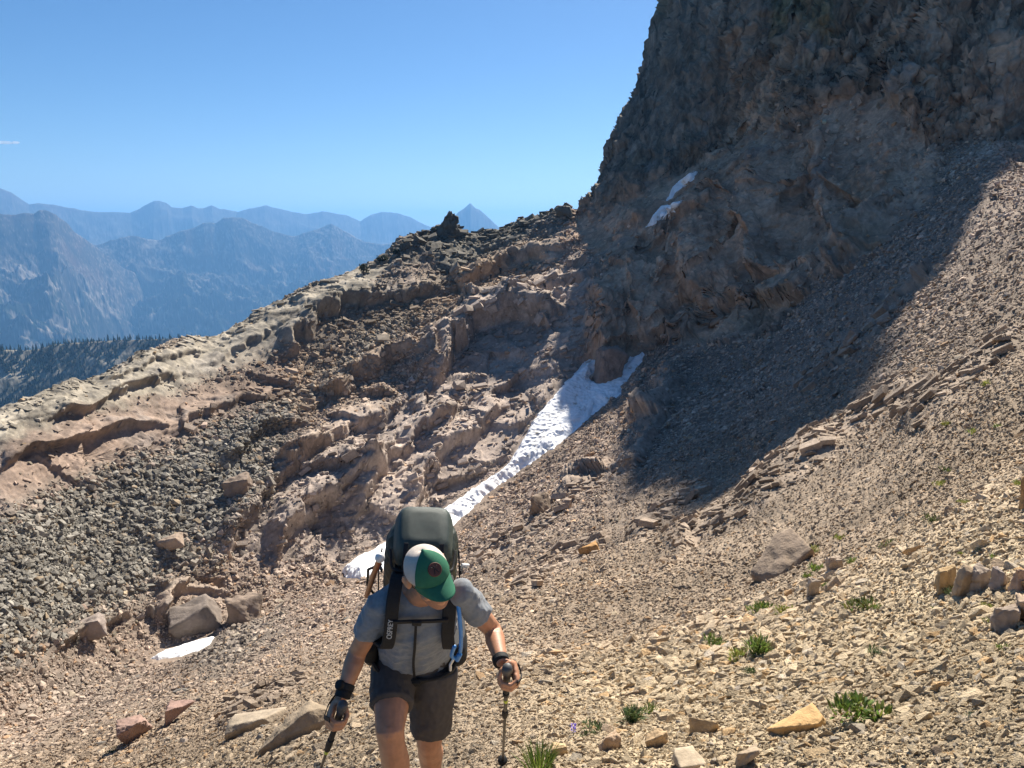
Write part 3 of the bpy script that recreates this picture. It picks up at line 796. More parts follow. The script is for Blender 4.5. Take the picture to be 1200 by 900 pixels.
def gn_scatter(name, P, rot, scl, idx, tint, protos, kind='stuff', label=None, group=None):
    """one object whose points carry copies of a few small meshes (geometry nodes)"""
    me = bpy.data.meshes.new(name)
    me.vertices.add(len(P)); me.vertices.foreach_set('co', np.ascontiguousarray(P, np.float32).ravel())
    for an, ty, dat, key in (('rot', 'FLOAT_VECTOR', rot, 'vector'), ('scl', 'FLOAT_VECTOR', scl, 'vector')):
        a = me.attributes.new(an, ty, 'POINT'); a.data.foreach_set(key, np.ascontiguousarray(dat, np.float32).ravel())
    a = me.attributes.new('pick', 'INT', 'POINT'); a.data.foreach_set('value', np.ascontiguousarray(idx, np.int32))
    a = me.attributes.new('tint', 'FLOAT_COLOR', 'POINT')
    c = np.ones((len(P), 4), np.float32); c[:, :3] = tint; a.data.foreach_set('color', c.ravel())
    o = bpy.data.objects.new(name, me); COL.objects.link(o)
    ng = bpy.data.node_groups.new(name + '_nodes', 'GeometryNodeTree')
    ng.interface.new_socket('Geometry', in_out='INPUT', socket_type='NodeSocketGeometry')
    ng.interface.new_socket('Geometry', in_out='OUTPUT', socket_type='NodeSocketGeometry')
    gi = ng.nodes.new('NodeGroupInput'); go = ng.nodes.new('NodeGroupOutput')
    ci = ng.nodes.new('GeometryNodeCollectionInfo'); ci.inputs['Collection'].default_value = protos
    ci.inputs['Separate Children'].default_value = True; ci.inputs['Reset Children'].default_value = True
    ip = ng.nodes.new('GeometryNodeInstanceOnPoints'); ip.inputs['Pick Instance'].default_value = True
    def attr(n, t):
        q = ng.nodes.new('GeometryNodeInputNamedAttribute'); q.data_type = t; q.inputs['Name'].default_value = n; return q.outputs['Attribute']
    L = ng.links.new
    L(gi.outputs[0], ip.inputs['Points']); L(ci.outputs[0], ip.inputs['Instance'])
    L(attr('pick', 'INT'), ip.inputs['Instance Index'])
    L(attr('rot', 'FLOAT_VECTOR'), ip.inputs['Rotation']); L(attr('scl', 'FLOAT_VECTOR'), ip.inputs['Scale'])
    L(ip.outputs[0], go.inputs[0])
    md = o.modifiers.new('scatter', 'NODES'); md.node_group = ng
    tag(o, label, None, group, kind)
    return o

def proto_collection(name, meshes, mat):
    c = bpy.data.collections.new(name)
    for i, (V, F) in enumerate(meshes):
        o = mesh_obj('%s_%02d' % (name, i), V, F, mat, link=False)
        c.objects.link(o)
    return c

m, nt, b = new_mat('conifer'); b.inputs['Roughness'].default_value = 0.9; b.inputs['Specular IOR Level'].default_value = 0.1
_a = N(nt, 'ShaderNodeAttribute', attribute_name='tint', attribute_type='INSTANCER'); nt.links.new(_a.outputs['Color'], b.inputs['Base Color'])
MAT_CON = m
def plant_forest():
    g = FRID; nr, nc = g.shape[:2]
    n = 9500
    j = RNG.integers(int(nr * 0.22), nr - 2, n * 3); i = RNG.integers(1, nc - 2, n * 3)
    P = g[j, i] + np.stack([RNG.normal(0, 5, n * 3), RNG.normal(0, 5, n * 3), np.zeros(n * 3)], 1)
    dens = fbm(P / 90.0, 3, off=201)
    crest_ = np.abs(j / nr * 1.35 - 0.35) < 0.07
    ok = (dens > -0.10) | (crest_ & (dens > -0.3))
    P = P[ok][:n]
    k = len(P)
    hgt = RNG.uniform(9, 19, k)
    scl = np.stack([hgt * RNG.uniform(0.8, 1.25, k), hgt * RNG.uniform(0.8, 1.25, k), hgt], 1)
    rot = np.stack([np.zeros(k), np.zeros(k), RNG.uniform(0, 6.28, k)], 1)
    tint = np.array((0.022, 0.034, 0.02)) * RNG.uniform(0.6, 1.5, (k, 1))
    return gn_scatter('forest', P, rot, scl, RNG.integers(0, 4, k), tint, proto_collection('conifer_shape', [cone_tree(q) for q in range(4)], MAT_CON), label='far wood of dark conifers on the low ridge')
plant_forest()
# valley floor out to the horizon
gm = simple_mat('valley_forest', (0.03, 0.04, 0.03), 1.0, 0.4, 0.002, spec=0.0)
q = 30 * KM
vf = mesh_obj('ground', [(-q, -q, -1250), (q, -q, -1250), (q, q, -1250), (-q, q, -1250)], [(0, 1, 2, 3)], gm)
tag(vf, 'valley floor far below the mountainside', kind='structure')
print('far', round(time.time() - T_START, 1), 's')

# ------------------------------------------------------------------ air
def build_haze():
    x, y0, y1, z0, z1 = 31 * KM, -31 * KM, 31 * KM, -1252, 720
    V = [(-x, y0, z0), (x, y0, z0), (x, y1, z0), (-x, y1, z0), (-x, y0, z1), (x, y0, z1), (x, y1, z1), (-x, y1, z1)]
    F = [(0, 3, 2, 1), (4, 5, 6, 7), (0, 1, 5, 4), (1, 2, 6, 5), (2, 3, 7, 6), (3, 0, 4, 7)]
    m = bpy.data.materials.new('haze_air'); m.use_nodes = True
    nt = m.node_tree
    nt.nodes.remove(nt.nodes['Principled BSDF'])
    pv = nt.nodes.new('ShaderNodeVolumePrincipled')
    pv.inputs['Color'].default_value = (0.22, 0.52, 1.0, 1)
    pv.inputs['Density'].default_value = HAZE_DENSITY
    pv.inputs['Anisotropy'].default_value = 0.25
    nt.links.new(pv.outputs[0], nt.nodes['Material Output'].inputs['Volume'])
    o = mesh_obj('haze', V, F, m)
    tag(o, 'thin blue mountain haze', kind='stuff')
HAZE_DENSITY = 7e-5
build_haze()
# ------------------------------------------------------------------ snow left in the gully and on ledges
def snow_mat():
    m, nt, b = new_mat('old_snow')
    b.inputs['Base Color'].default_value = (0.80, 0.80, 0.80, 1)
    b.inputs['Roughness'].default_value = 0.65
    b.inputs['Specular IOR Level'].default_value = 0.3
    tc = N(nt, 'ShaderNodeTexCoord')
    n1 = N(nt, 'ShaderNodeTexNoise', Scale=0.55, Detail=8.0, Roughness=0.72)
    nt.links.new(tc.outputs['Object'], n1.inputs['Vector'])
    rp = N(nt, 'ShaderNodeValToRGB')
    rp.color_ramp.elements[0].position = 0.43; rp.color_ramp.elements[0].color = (0.80, 0.785, 0.765, 1)
    rp.color_ramp.elements[1].position = 0.54; e0 = rp.color_ramp.elements.new(0.34); e0.color = (0.50, 0.45, 0.38, 1); rp.color_ramp.elements[1].color = (0.88, 0.88, 0.875, 1)
    nt.links.new(n1.outputs['Fac'], rp.inputs[0]); nt.links.new(rp.outputs[0], b.inputs['Base Color'])
    return m
MAT_SNOW = snow_mat()
SNOW_INFO = {'gully': ('snow_field', 'long suncupped snow tongue filling the gully between rock slope and scree', 1.5, 1.0),
             'left': ('snow_patch', 'small thin white snow patch alone on the lower left scree', 0.75, 1.6),
             'cliff_high': ('snow_patch', 'narrow shaded snow strip on the cliff ledge, the upper of two', 1.7, 0.9),
             'cliff_low': ('snow_patch', 'wider shaded snow strip on the cliff ledge, the lower of two', 1.7, 0.9)}
def build_snow(key, poly):
    nm, label, thick, fq = SNOW_INFO[key]
    px = BPX.reshape(NR, NC); py = BPY.reshape(NR, NC)
    xs = [q[0] for q in poly]; ys = [q[1] for q in poly]
    ok = (px > min(xs) - 8) & (px < max(xs) + 8) & (py > min(ys) - 8) & (py < max(ys) + 8) & (TROW.reshape(NR, NC) < 12) & (TROW.reshape(NR, NC) > 2.5)
    rws = np.where(ok.any(1))[0]; cls = np.where(ok.any(0))[0]
    r0, r1, c0, c1 = rws[0], rws[-1] + 1, cls[0], cls[-1] + 1
    G = P1.reshape(NR, NC, 3)[r0:r1, c0:c1].astype(float)
    k = 2 if key == 'gully' else 3
    if key != 'left':
        for _ in range(14 if key == 'gully' else 5):
            G[1:-1] = 0.5 * G[1:-1] + 0.25 * (G[:-2] + G[2:]); G[:, 1:-1] = 0.5 * G[:, 1:-1] + 0.25 * (G[:, :-2] + G[:, 2:])
    ri = np.linspace(0, G.shape[0] - 1, (G.shape[0] - 1) * k + 1); cj = np.linspace(0, G.shape[1] - 1, (G.shape[1] - 1) * k + 1)
    a = np.clip(ri.astype(int), 0, G.shape[0] - 2); fa = (ri - a)[:, None, None]
    G = G[a] * (1 - fa) + G[a + 1] * fa
    a = np.clip(cj.astype(int), 0, G.shape[1] - 2); fa = (cj - a)[None, :, None]
    G = G[:, a] * (1 - fa) + G[:, a + 1] * fa
    nr, nc = G.shape[:2]
    f = G.reshape(-1, 3)
    qx, qy = proj(f)
    rag = 2.6 * fbm(f * 0.7, 3, off=300) + 1.0 * fbm(f * 2.5, 2, off=305)
    sd = poly_dist(qx, qy, poly) + rag * (0.8 if key == 'gully' else 0.5) + (2.5 if key == 'gully' else 0.0)
    n = grid_normals(G).reshape(-1, 3)
    n *= np.sign((n * np.array([0, -0.4, 0.9])).sum(1))[:, None]
    w1 = worley1(f * np.array([1, 1, 1.4]) * 1.35 * fq + 0.25 * fbm(f * 0.5, 2, off=310)[:, None], 1)
    edge = 9.0 if key == 'gully' else 4.0
    hgt = thick * sstep(-2.5, edge, sd) - 0.35 + 0.26 * (w1 ** 1.4 - 0.35) * sstep(0, 5, sd) * (1.0 if key == 'gully' else 0.35)
    V = f + n * hgt[:, None]
    F = grid_faces(nr, nc)
    F = F[(sd[F] > -3.5).all(1)]
    used = np.unique(F); mp = np.full(len(V), -1, np.int64); mp[used] = np.arange(len(used))
    o = mesh_obj(nm, V[used], mp[F].astype(np.int32), MAT_SNOW, smooth=True)
    tag(o, label, 'snow', 'lingering snow')
for key, poly in SNOW_POLYS:
    build_snow(key, poly)
print('snow', round(time.time() - T_START, 1), 's')

# ------------------------------------------------------------------ loose stone
def clip_rock(seed, sub=2, planes=9, scale=(1, 1, 1), tight=0.55, rough=0.0, dmax=0.92):
    rg = np.random.default_rng(seed)
    bm = bmesh.new()
    bmesh.ops.create_icosphere(bm, subdivisions=sub, radius=1.0)
    V = np.array([v.co[:] for v in bm.verts]); F = np.array([[v.index for v in f.verts] for f in bm.faces], np.int32)
    bm.free()
    for k in range(planes):
        n = rg.normal(size=3); n /= np.linalg.norm(n)
        d = rg.uniform(tight, dmax)
        t = V @ n - d
        V = V - np.clip(t, 0, None)[:, None] * n * 0.97
    if rough:
        V = V * (1 + rough * fbm(V * 1.7 + seed, 4, off=seed % 50))[:, None]
        h, e = facets(V * 2.2, seed % 40, 0.8)
        V = V * (1 + rough * 0.6 * h)[:, None]
    return V * np.array(scale), F

MAT_SCREE = stone_mat('scree_stone', instancer=True, fine=2.2, bumpd=0.05, cvar=0.25)
def hull_rock(seed, n=11, scale=(1, 1, 1), box=0.5):
    """an angular broken stone: hull of a few random points"""
    rg = np.random.default_rng(seed)
    P = rg.normal(size=(n, 3)); P /= np.linalg.norm(P, axis=1, keepdims=True)
    Q = np.sign(P) * 0.62 * rg.uniform(0.75, 1.1, P.shape)
    P = (P * (1 - box) + Q * box) * rg.uniform(0.75, 1.1, (n, 1)) * np.array(scale)
    bm = bmesh.new()
    for p in P: bm.verts.new(p)
    r = bmesh.ops.convex_hull(bm, input=bm.verts)
    bmesh.ops.delete(bm, geom=list({g for g in r['geom_interior'] + r['geom_unused'] if isinstance(g, bmesh.types.BMVert)}), context='VERTS')
    bm.verts.index_update()
    V = np.array([v.co[:] for v in bm.verts]); F = [[v.index for v in f.verts] for f in bm.faces]
    bm.free()
    return V, F
protos = []
for q in range(24):
    rg = np.random.default_rng(900 + q)
    protos.append(hull_rock(900 + q, int(rg.integers(9, 15)), (1.12, rg.uniform(0.65, 0.95), rg.uniform(0.5, 0.85)), rg.uniform(0.15, 0.6)))
SCREE_PROTO = proto_collection('scree_shape', [(V, F) for V, F in protos], MAT_SCREE)

def euler_of(X_, Y_, Z_):
    """euler angles of many rotation matrices given by their columns"""
    return np.stack([np.arctan2(Y_[:, 2], Z_[:, 2]), np.arcsin(np.clip(-X_[:, 2], -1, 1)), np.arctan2(X_[:, 1], X_[:, 0])], 1)
def euler_from(nrm, spin):
    """lay stones on a slope with these normals, each turned by its own spin"""
    ref = np.stack([np.cos(spin), np.sin(spin), np.zeros(len(spin))], 1)
    X_ = ref - (ref * nrm).sum(1, keepdims=True) * nrm
    X_ /= np.linalg.norm(X_, axis=1, keepdims=True)
    return euler_of(X_, np.cross(nrm, X_), nrm)

inview = (PPX > -25) & (PPX < 1225) & (PPY > 120) & (PPY < 930) & (TROW < 12.0) & (TROW > 1.0)
wgt = np.where(inview, np.clip(scree + 0.10, 0, 1) * (1 - SNOWM), 0)
wgt *= np.where(REG['cliff'] > 0.4, 0.0, 1.0) * np.where((REG['apron'] > 0.5), 0.25, 1.0)
wgt *= np.where(RAD < 12, 1.25, 1.0) * (1 + 0.8 * REG['rubble']) * np.where((REG['pale'] > 0.5) | (REG['red'] > 0.5), np.where(REG['rubble'] > 0.3, 1, 0.12), 1.0)
wgt /= wgt.sum()
NST = 400000
pick = RNG.choice(len(wgt), NST, p=wgt)
rad = RAD[pick]
spx = np.exp(RNG.normal(math.log(2.6), 0.45, NST))
near = rad < 10
spx = np.where(near, np.exp(RNG.normal(0, 0.55, NST)) * (3.0 + 1.7 * sstep(540, 800, BPX[pick]) * sstep(620, 800, BPY[pick])), spx)
spx = np.where(REG['rubble'][pick] > 0.5, spx * np.exp(RNG.normal(0.22, 0.4, NST)), spx)
spx = np.clip(spx, 1.8, np.where(near, 26, 13))
spx = spx * np.exp(0.55 * fbm(P0[pick] * np.clip(8.0 / rad, 0.08, 1.0)[:, None], 3, off=320))
spx = np.clip(spx, 1.7, np.where(near, 24, 11))
size = spx * rad / FPX * 0.62
size = np.clip(size, 0.008, 0.75)
jit = np.stack([RNG.normal(0, 1, NST), RNG.normal(0, 1, NST), np.zeros(NST)], 1) * (rad / FPX * 0.8)[:, None]
nn = n0[pick]
nn = nn + RNG.normal(0, 0.30, nn.shape); nn /= np.linalg.norm(nn, axis=1, keepdims=True)
pos = P1[pick] + jit * 0.6 + n0[pick] * (size * RNG.uniform(-0.1, 0.28, NST))[:, None]
rot = euler_from(nn, RNG.uniform(0, 6.28, NST))
scl = size[:, None] * RNG.uniform(0.75, 1.3, (NST, 3))
pr_, pc_ = pick // NC, pick % NC
pick2 = np.clip(pr_ + RNG.normal(0, 9, NST).astype(int), 0, NR - 1) * NC + np.clip(pc_ + RNG.normal(0, 12, NST).astype(int), 0, NC - 1)
tint = C[pick2] * np.exp(RNG.normal(0, 0.20, (NST, 1)))
hue = RNG.random(NST)
tint = tint * 1.10
tint = np.where((hue < 0.07)[:, None], tint * np.array((1.06, 0.90, 0.72)), tint)
tint = np.where((hue > 0.95)[:, None], tint.mean(1, keepdims=True) * np.array((1.17, 0.98, 0.74)), tint)
tint = np.where(((hue > 0.5) & (hue < 0.56))[:, None], tint * 1.2, tint)
gn_scatter('scree', pos, rot, scl, RNG.integers(0, 24, NST), np.clip(tint / np.maximum(1, tint.max(1, keepdims=True) / 0.7), 0.02, 0.7), SCREE_PROTO, label='loose scree of broken stones')
print('scree', round(time.time() - T_START, 1), 's')

# ------------------------------------------------------------------ broken bedrock: jointed blocks half sunk in the rock faces
bprot = []
for q in range(20):
    rg = np.random.default_rng(1700 + q)
    bprot.append(hull_rock(1700 + q, int(rg.integers(16, 26)), (1.25, rg.uniform(0.55, 0.85), rg.uniform(0.35, 0.7)), 0.92))
MAT_BLOCK = stone_mat('bedrock_block', instancer=True, fine=2.6, bumpd=0.06, cvar=0.3)
BLOCK_PROTO = proto_collection('block_shape', bprot, MAT_BLOCK)
def pick_where(w, n):
    w = np.where((PPX > -20) & (PPX < 1220) & (PPY > -20) & (PPY < 900), w, 0) * (1 - SNOWM) * (TROW < 12.2) * (TROW > 1.2)
    return RNG.choice(len(w), n, p=w / w.sum())
steepn = np.clip((n0 * np.array([-0.2, -0.95, 0.1])).sum(1), 0, 1)
sets = []
clf = REG['cliff'] > 0.5
for w, n, med, sg, hi, axis, flat in (
        (REG['mauve'] * ~clf * (1 - REG['rubble']), 650, 6, 0.5, 22, bed, 0.8), (REG['apron'] * ~clf, 120, 5, 0.4, 10, up_, 0.9),
        (REG['dark'] * ~clf, 700, 5, 0.45, 15, bed, 1.0), (np.clip(REG['pale'] + REG['red'], 0, 1) * (1 - REG['rubble']), 140, 6, 0.5, 18, bed, 0.5), (STEPR * (RAD < 75) * (RAD > 3.5), 2200, 7.5, 0.5, 26, -fall, 0.85),
        (REG['orange'] * (1 - REG['rubble']), 650, 5, 0.45, 15, bed, 0.9)):
    k = pick_where(w, n)
    m = np.clip(np.exp(RNG.normal(math.log(med), sg, n)), 4, hi) * RAD[k] / FPX * 0.5
    ax = np.array(axis, float); ax = ax / np.linalg.norm(ax)
    N_ = n0[k] + RNG.normal(0, 0.16, (n, 3)); N_ /= np.linalg.norm(N_, axis=1, keepdims=True)
    X_ = ax[None] + RNG.normal(0, 0.16, (n, 3)); X_ -= (X_ * N_).sum(1, keepdims=True) * N_; X_ /= np.linalg.norm(X_, axis=1, keepdims=True)
    Y_ = np.cross(N_, X_)
    rt_ = euler_of(X_, Y_, N_)
    sc_ = m[:, None] * RNG.uniform(0.75, 1.35, (n, 3)) * np.array([1.1, 1.0, flat])
    ps = P1[k] - N_ * (m * RNG.uniform(0.12, 0.65, n) * flat)[:, None]
    tn = C[k] * np.exp(RNG.normal(0, 0.13, (n, 1)))
    sets.append((ps, rt_, sc_, tn))
ps, rt_, sc_, tn = [np.concatenate([q[i] for q in sets]) for i in range(4)]
gn_scatter('broken_bedrock', ps, rt_, sc_, RNG.integers(0, 20, len(ps)), np.clip(tn, 0.02, 0.6), BLOCK_PROTO, label='jointed blocks of broken bedrock')
print('blocks', round(time.time() - T_START, 1), 's')
# ------------------------------------------------------------------ outcrops and boulders, each where it stands on the slope
_mats = {}
def rock_mat(col, fine=3.0):
    k = (tuple(round(c, 3) for c in col), fine)
    if k not in _mats:
        _mats[k] = stone_mat('rock_%d' % len(_mats), attr=False, fine=fine, base=col, bumpd=0.12 / fine, cvar=0.32)
    return _mats[k]

def block_mesh(seed, n):
    rg = np.random.default_rng(seed + 3000)
    V, F = hull_rock(seed + 3000, n, (1, 1, 1), rg.uniform(0.45, 0.8))
    bm = bmesh.new()
    vs = [bm.verts.new(v) for v in V]
    for f in F: bm.faces.new([vs[i] for i in f])
    bmesh.ops.triangulate(bm, faces=bm.faces[:])
    for _ in range(2):
        L = [e for e in bm.edges if e.calc_length() > 0.12]
        bmesh.ops.subdivide_edges(bm, edges=L, cuts=3 if _ == 0 else 2, use_grid_fill=True)
        bmesh.ops.triangulate(bm, faces=bm.faces[:])
    bm.verts.index_update()
    V = np.array([v.co[:] for v in bm.verts]); F = np.array([[v.index for v in f.verts] for f in bm.faces], np.int32)
    bm.free()
    return V, F
def boulder(name, px, py, w, h, seed, col, label, cat, group=None, depth=0.8, yaw=0.0, tilt=0.0, sub=4, planes=9, tight=0.4, rough=0.10, sink=0.4, fine=None, lean=0.0, strat=0.0, taper=0.0):
    """angular block standing at the pixel of its foot; w, h its size in photo pixels; yaw turns it, tilt leans its long axis in the slope"""
    P, r, n, k = ground_at(px, py)
    D = P.y * CP - P.z * SP
    W, H_ = w * D / FPX, h * D / FPX
    V, F = block_mesh(seed, 15 if sub < 5 else 20)
    V = V / np.abs(V).max(0)
    V = V * np.array((W / 2, W / 2 * depth, H_ * (0.5 + sink / 2)))
    V = V * 0.88
    if taper: V[:, :2] *= np.clip(1.0 - taper * (V[:, 2:3] / H_ + 0.4), 0.08, 1.2)
    q = V / max(W, H_)
    if strat:
        z = q[:, 2] + 0.25 * q[:, 0] + 0.08 * fbm(q * 3 + seed, 2, off=7)
        V = V * (1 + strat * (np.abs(((z * 7) % 1) - 0.5) - 0.25))[:, None]
    hh, e = facets(q * 2.6 + seed, seed % 30, 1.0)
    h2, e2 = facets(q * 7 + seed, (seed + 5) % 30, 1.0)
    nrm = V / (np.linalg.norm(V, axis=1, keepdims=True) + 1e-9)
    s_ = min(W, H_)
    V = V + nrm * (s_ * rough * 0.6 * (0.9 * hh + 0.5 * h2 - 0.5 * sstep(0.08, 0, e)) + s_ * rough * 0.5 * fbm(q * 9 + seed, 3, off=3))[:, None]
    M = Matrix.Rotation(yaw, 3, 'Z') @ Matrix.Rotation(lean, 3, 'X') @ Matrix.Rotation(tilt, 3, 'Y')
    V = V @ np.array(M).T
    o = mesh_obj(name, V, F, rock_mat(col, fine or max(0.6, 3.0 / max(W, 0.2))))
    o.location = P + Vector((0, 0, H_ * (0.5 - sink / 2)))
    tag(o, label, cat, group)
    return o
TANR = (0.40, 0.315, 0.23); MAUVE = (0.30, 0.245, 0.21); DARKR = (0.12, 0.115, 0.10); REDR = (0.30, 0.20, 0.16); ORNG = (0.42, 0.24, 0.10); GREYR = (0.27, 0.235, 0.205)
BROWN = (0.24, 0.185, 0.145); PALE = (0.48, 0.41, 0.31)
# blocks of the left scree and the gully
boulder('boulder', 226, 734, 76, 30, 11, (0.20, 0.165, 0.14), 'big square grey brown boulder above the small snow patch', 'boulder', depth=0.7, yaw=0.5, tilt=-0.3, sink=0.6)
boulder('boulder', 287, 728, 52, 38, 12, BROWN, 'blocky brown boulder just right of the big square boulder', 'boulder', depth=0.8, yaw=0.3, tilt=-0.25)
boulder('rock_slab', 350, 866, 118, 34, 13, (0.29, 0.225, 0.155), 'long tilted brown slab with dark front face beside the hiker\'s hand', 'slab', depth=0.4, yaw=0.30, tilt=-0.5, sink=0.5)
boulder('rock_slab', 296, 852, 88, 24, 14, (0.34, 0.275, 0.20), 'lower grey tan slab left of the long tilted slab', 'slab', depth=0.5, yaw=0.2, tilt=-0.35, tight=0.5)
boulder('boulder', 158, 866, 46, 32, 15, REDR, 'reddish brown boulder with dark left face near the bottom left', 'boulder', yaw=0.5, tilt=-0.2)
boulder('boulder', 210, 842, 38, 22, 16, (0.32, 0.21, 0.17), 'small reddish boulder between the reddish brown boulder and the snow patch', 'boulder', yaw=0.2)
boulder('rock_slab', 108, 742, 48, 22, 17, MAUVE, 'flat grey slab lying on the edge of the dark rubble', 'slab', tilt=-0.3, depth=0.6)
boulder('rock_slab', 200, 640, 40, 14, 18, (0.34, 0.26, 0.2), 'thin pale slab inside the dark rubble field', 'slab', tilt=-0.2, depth=0.6)
boulder('boulder', 278, 576, 42, 24, 20, BROWN, 'dark brown boulder below the orange brown outcrop', 'boulder', tilt=-0.2)
boulder('rock_outcrop', 713, 446, 34, 46, 28, (0.27, 0.2, 0.16), 'brown rock knob between the two upper arms of the snow', 'outcrop', depth=0.9, yaw=0.3, tilt=0.15, tight=0.55, sub=5, planes=7)
boulder('boulder', 634, 604, 32, 28, 30, (0.24, 0.185, 0.14), 'lone brown boulder on the scree right of the snow tongue', 'boulder', tight=0.5)
boulder('boulder', 690, 648, 30, 14, 31, ORNG, 'small orange stone lying alone on the middle scree', 'boulder', tilt=-0.3)
# outcrops of the near slope
boulder('rock_outcrop', 922, 668, 96, 34, 32, (0.27, 0.205, 0.15), 'steep brown rock wedge with shaded left face on the right scree', 'outcrop', depth=0.7, yaw=0.5, tilt=-0.6, sub=5, sink=0.7)
for i, (x, y, w, h, t_, lab) in enumerate(((1108, 694, 30, 36, 0.05, 'broad ochre standing block, leftmost of the row of rock teeth'), (1128, 699, 24, 44, 0.1, 'narrow upright block with a dark crack beside the ochre block'),
                                           (1148, 690, 26, 34, -0.1, 'grey upright block in the middle of the row of rock teeth'), (1170, 688, 26, 30, 0.05, 'short grey block right of the middle rock tooth'),
                                           (1192, 690, 28, 34, 0.1, 'pinkish block at the right end of the row of rock teeth'), (1176, 735, 44, 34, 0.0, 'dark topped block low by the right edge, under the rock teeth'),
                                           (1202, 732, 40, 40, 0.1, 'brown block cut by the right edge of the photo'))):
    boulder('rock_tooth', x, y, w, h, 50 + i, ((0.40, 0.28, 0.15), (0.36, 0.27, 0.18), (0.36, 0.29, 0.23), (0.33, 0.27, 0.23), (0.38, 0.28, 0.22), (0.33, 0.26, 0.2), (0.36, 0.27, 0.19))[i], lab, 'rock', depth=0.8, yaw=0.2 * i, lean=t_, tight=0.55, planes=8, sink=0.35)
boulder('standing_rock', 1201, 592, 20, 54, 60, ORNG, 'orange standing rock at the right edge', 'rock', depth=0.9, tight=0.6)
boulder('standing_rock', 950, 700, 18, 28, 61, (0.40, 0.33, 0.26), 'pale grey upright stone among plants below the rock wedge', 'rock', depth=0.6, lean=0.2, tight=0.5)
boulder('standing_rock', 975, 672, 22, 24, 62, (0.38, 0.30, 0.23), 'tan pointed stone beside the yellow green plant', 'rock', depth=0.6, tight=0.45)
boulder('rock_slab', 932, 854, 84, 20, 63, (0.52, 0.33, 0.15), 'flat orange slab lying in the right foreground left of the leafy plant', 'slab', depth=0.5, yaw=0.2, tilt=-0.2, tight=0.4)
boulder('rock_slab', 826, 856, 40, 20, 64, (0.42, 0.30, 0.17), 'smooth ochre stone with a dark shadow beneath, bottom centre', 'stone', depth=0.6, yaw=0.2, tilt=-0.15, tight=0.55, rough=0.04)
boulder('rock_slab', 770, 872, 34, 22, 65, (0.44, 0.31, 0.18), 'tilted ochre stone left of the smooth ochre stone', 'stone', depth=0.6, tilt=-0.5, yaw=0.3)
boulder('rock_slab', 712, 876, 34, 22, 66, (0.38, 0.27, 0.18), 'brown stone behind the low foreground plant', 'stone', depth=0.7, yaw=0.4)
boulder('boulder', 873, 893, 34, 24, 67, (0.38, 0.29, 0.2), 'rounded brown stone at the bottom edge right of centre', 'stone', depth=0.8)
boulder('rock_slab', 808, 895, 60, 14, 68, (0.42, 0.335, 0.235), 'broad flat pale stone at the bottom edge below the ochre stones', 'stone', depth=0.7, yaw=0.2, tilt=0.1)
boulder('boulder', 655, 885, 26, 18, 69, (0.5, 0.36, 0.2), 'yellowish stone leaning on the grass tuft', 'stone', depth=0.8)
# skyline
boulder('rock_pinnacle', 527, 275, 32, 32, 70, DARKR, 'dark pointed rock pinnacle on the skyline', 'pinnacle', depth=0.7, tilt=0.18, sink=0.3, rough=0.25, taper=0.72)
boulder('rock_pinnacle', 660, 254, 26, 16, 71, DARKR, 'dark rock knob on the skyline beside the tower foot', 'rock', depth=0.8, sink=0.3)
print('outcrops', round(time.time() - T_START, 1), 's')

# ------------------------------------------------------------------ single loose stones, the largest in view
MAT_STONE = stone_mat('loose_stone', instancer=False, fine=9.0, bumpd=0.02, cvar=0.3)
def stone_protos(tintc, n, seed0):
    out = []
    for q in range(n):
        rg = np.random.default_rng(seed0 + q)
        V, F = clip_rock(seed0 + q, 3, 11, (1.15, rg.uniform(0.6, 0.95), rg.uniform(0.45, 0.75)), 0.28, 0.03, dmax=0.62)
        me = bpy.data.meshes.new('loose_stone')
        me.from_pydata([tuple(v) for v in V], [], [tuple(f) for f in F])
        me.materials.append(rock_mat(tintc[q % len(tintc)], 2.2))
        me.update()
        out.append(me)
    return out
near_tints = [(0.46, 0.37, 0.265), (0.43, 0.34, 0.23), (0.48, 0.40, 0.30), (0.46, 0.33, 0.19), (0.40, 0.33, 0.26), (0.42, 0.31, 0.21)]
left_tints = [(0.26, 0.215, 0.17), (0.30, 0.24, 0.19), (0.22, 0.195, 0.165), (0.31, 0.225, 0.175), (0.35, 0.29, 0.23), (0.18, 0.165, 0.145)]
PN = stone_protos(near_tints, 18, 1300); PL = stone_protos(left_tints, 12, 1400)
def loose(n, boxes, mes, smin, smax, label, group, seed):
    rg = np.random.default_rng(seed)
    got = 0; tries = 0
    while got < n and tries < n * 30:
        tries += 1
        b = boxes[rg.integers(len(boxes))]
        x = rg.uniform(b[0], b[2]); y = rg.uniform(b[1], b[3])
        if 430 < x < 545 and y > 700: continue
        try: P, r, nv, k = ground_at(x, y)
        except ValueError: continue
        if SNOWM[k] > 0.1 or REG['rubble'][k] > 0.6 and mes is PN: continue
        D = P.y * CP - P.z * SP
        s_ = min(smax, smin * (1 - rg.random()) ** -0.45) * (b[4] if len(b) > 4 else 1)
        size = s_ * D / FPX * 0.5
        o = bpy.data.objects.new('loose_stone', mes[rg.integers(len(mes))]); COL.objects.link(o)
        q = Vector((0, 0, 1)).rotation_difference((nv + Vector(rg.normal(0, 0.2, 3))).normalized())
        o.rotation_euler = (q.to_matrix() @ Matrix.Rotation(rg.uniform(0, 6.28), 3, 'Z') @ Matrix.Rotation(rg.normal(0, 0.25), 3, 'X')).to_euler()
        o.scale = [size * rg.uniform(0.8, 1.25) for _ in range(3)]
        o.location = P + nv * size * rg.uniform(0.05, 0.3)
        tag(o, label, 'stone', group)
        got += 1
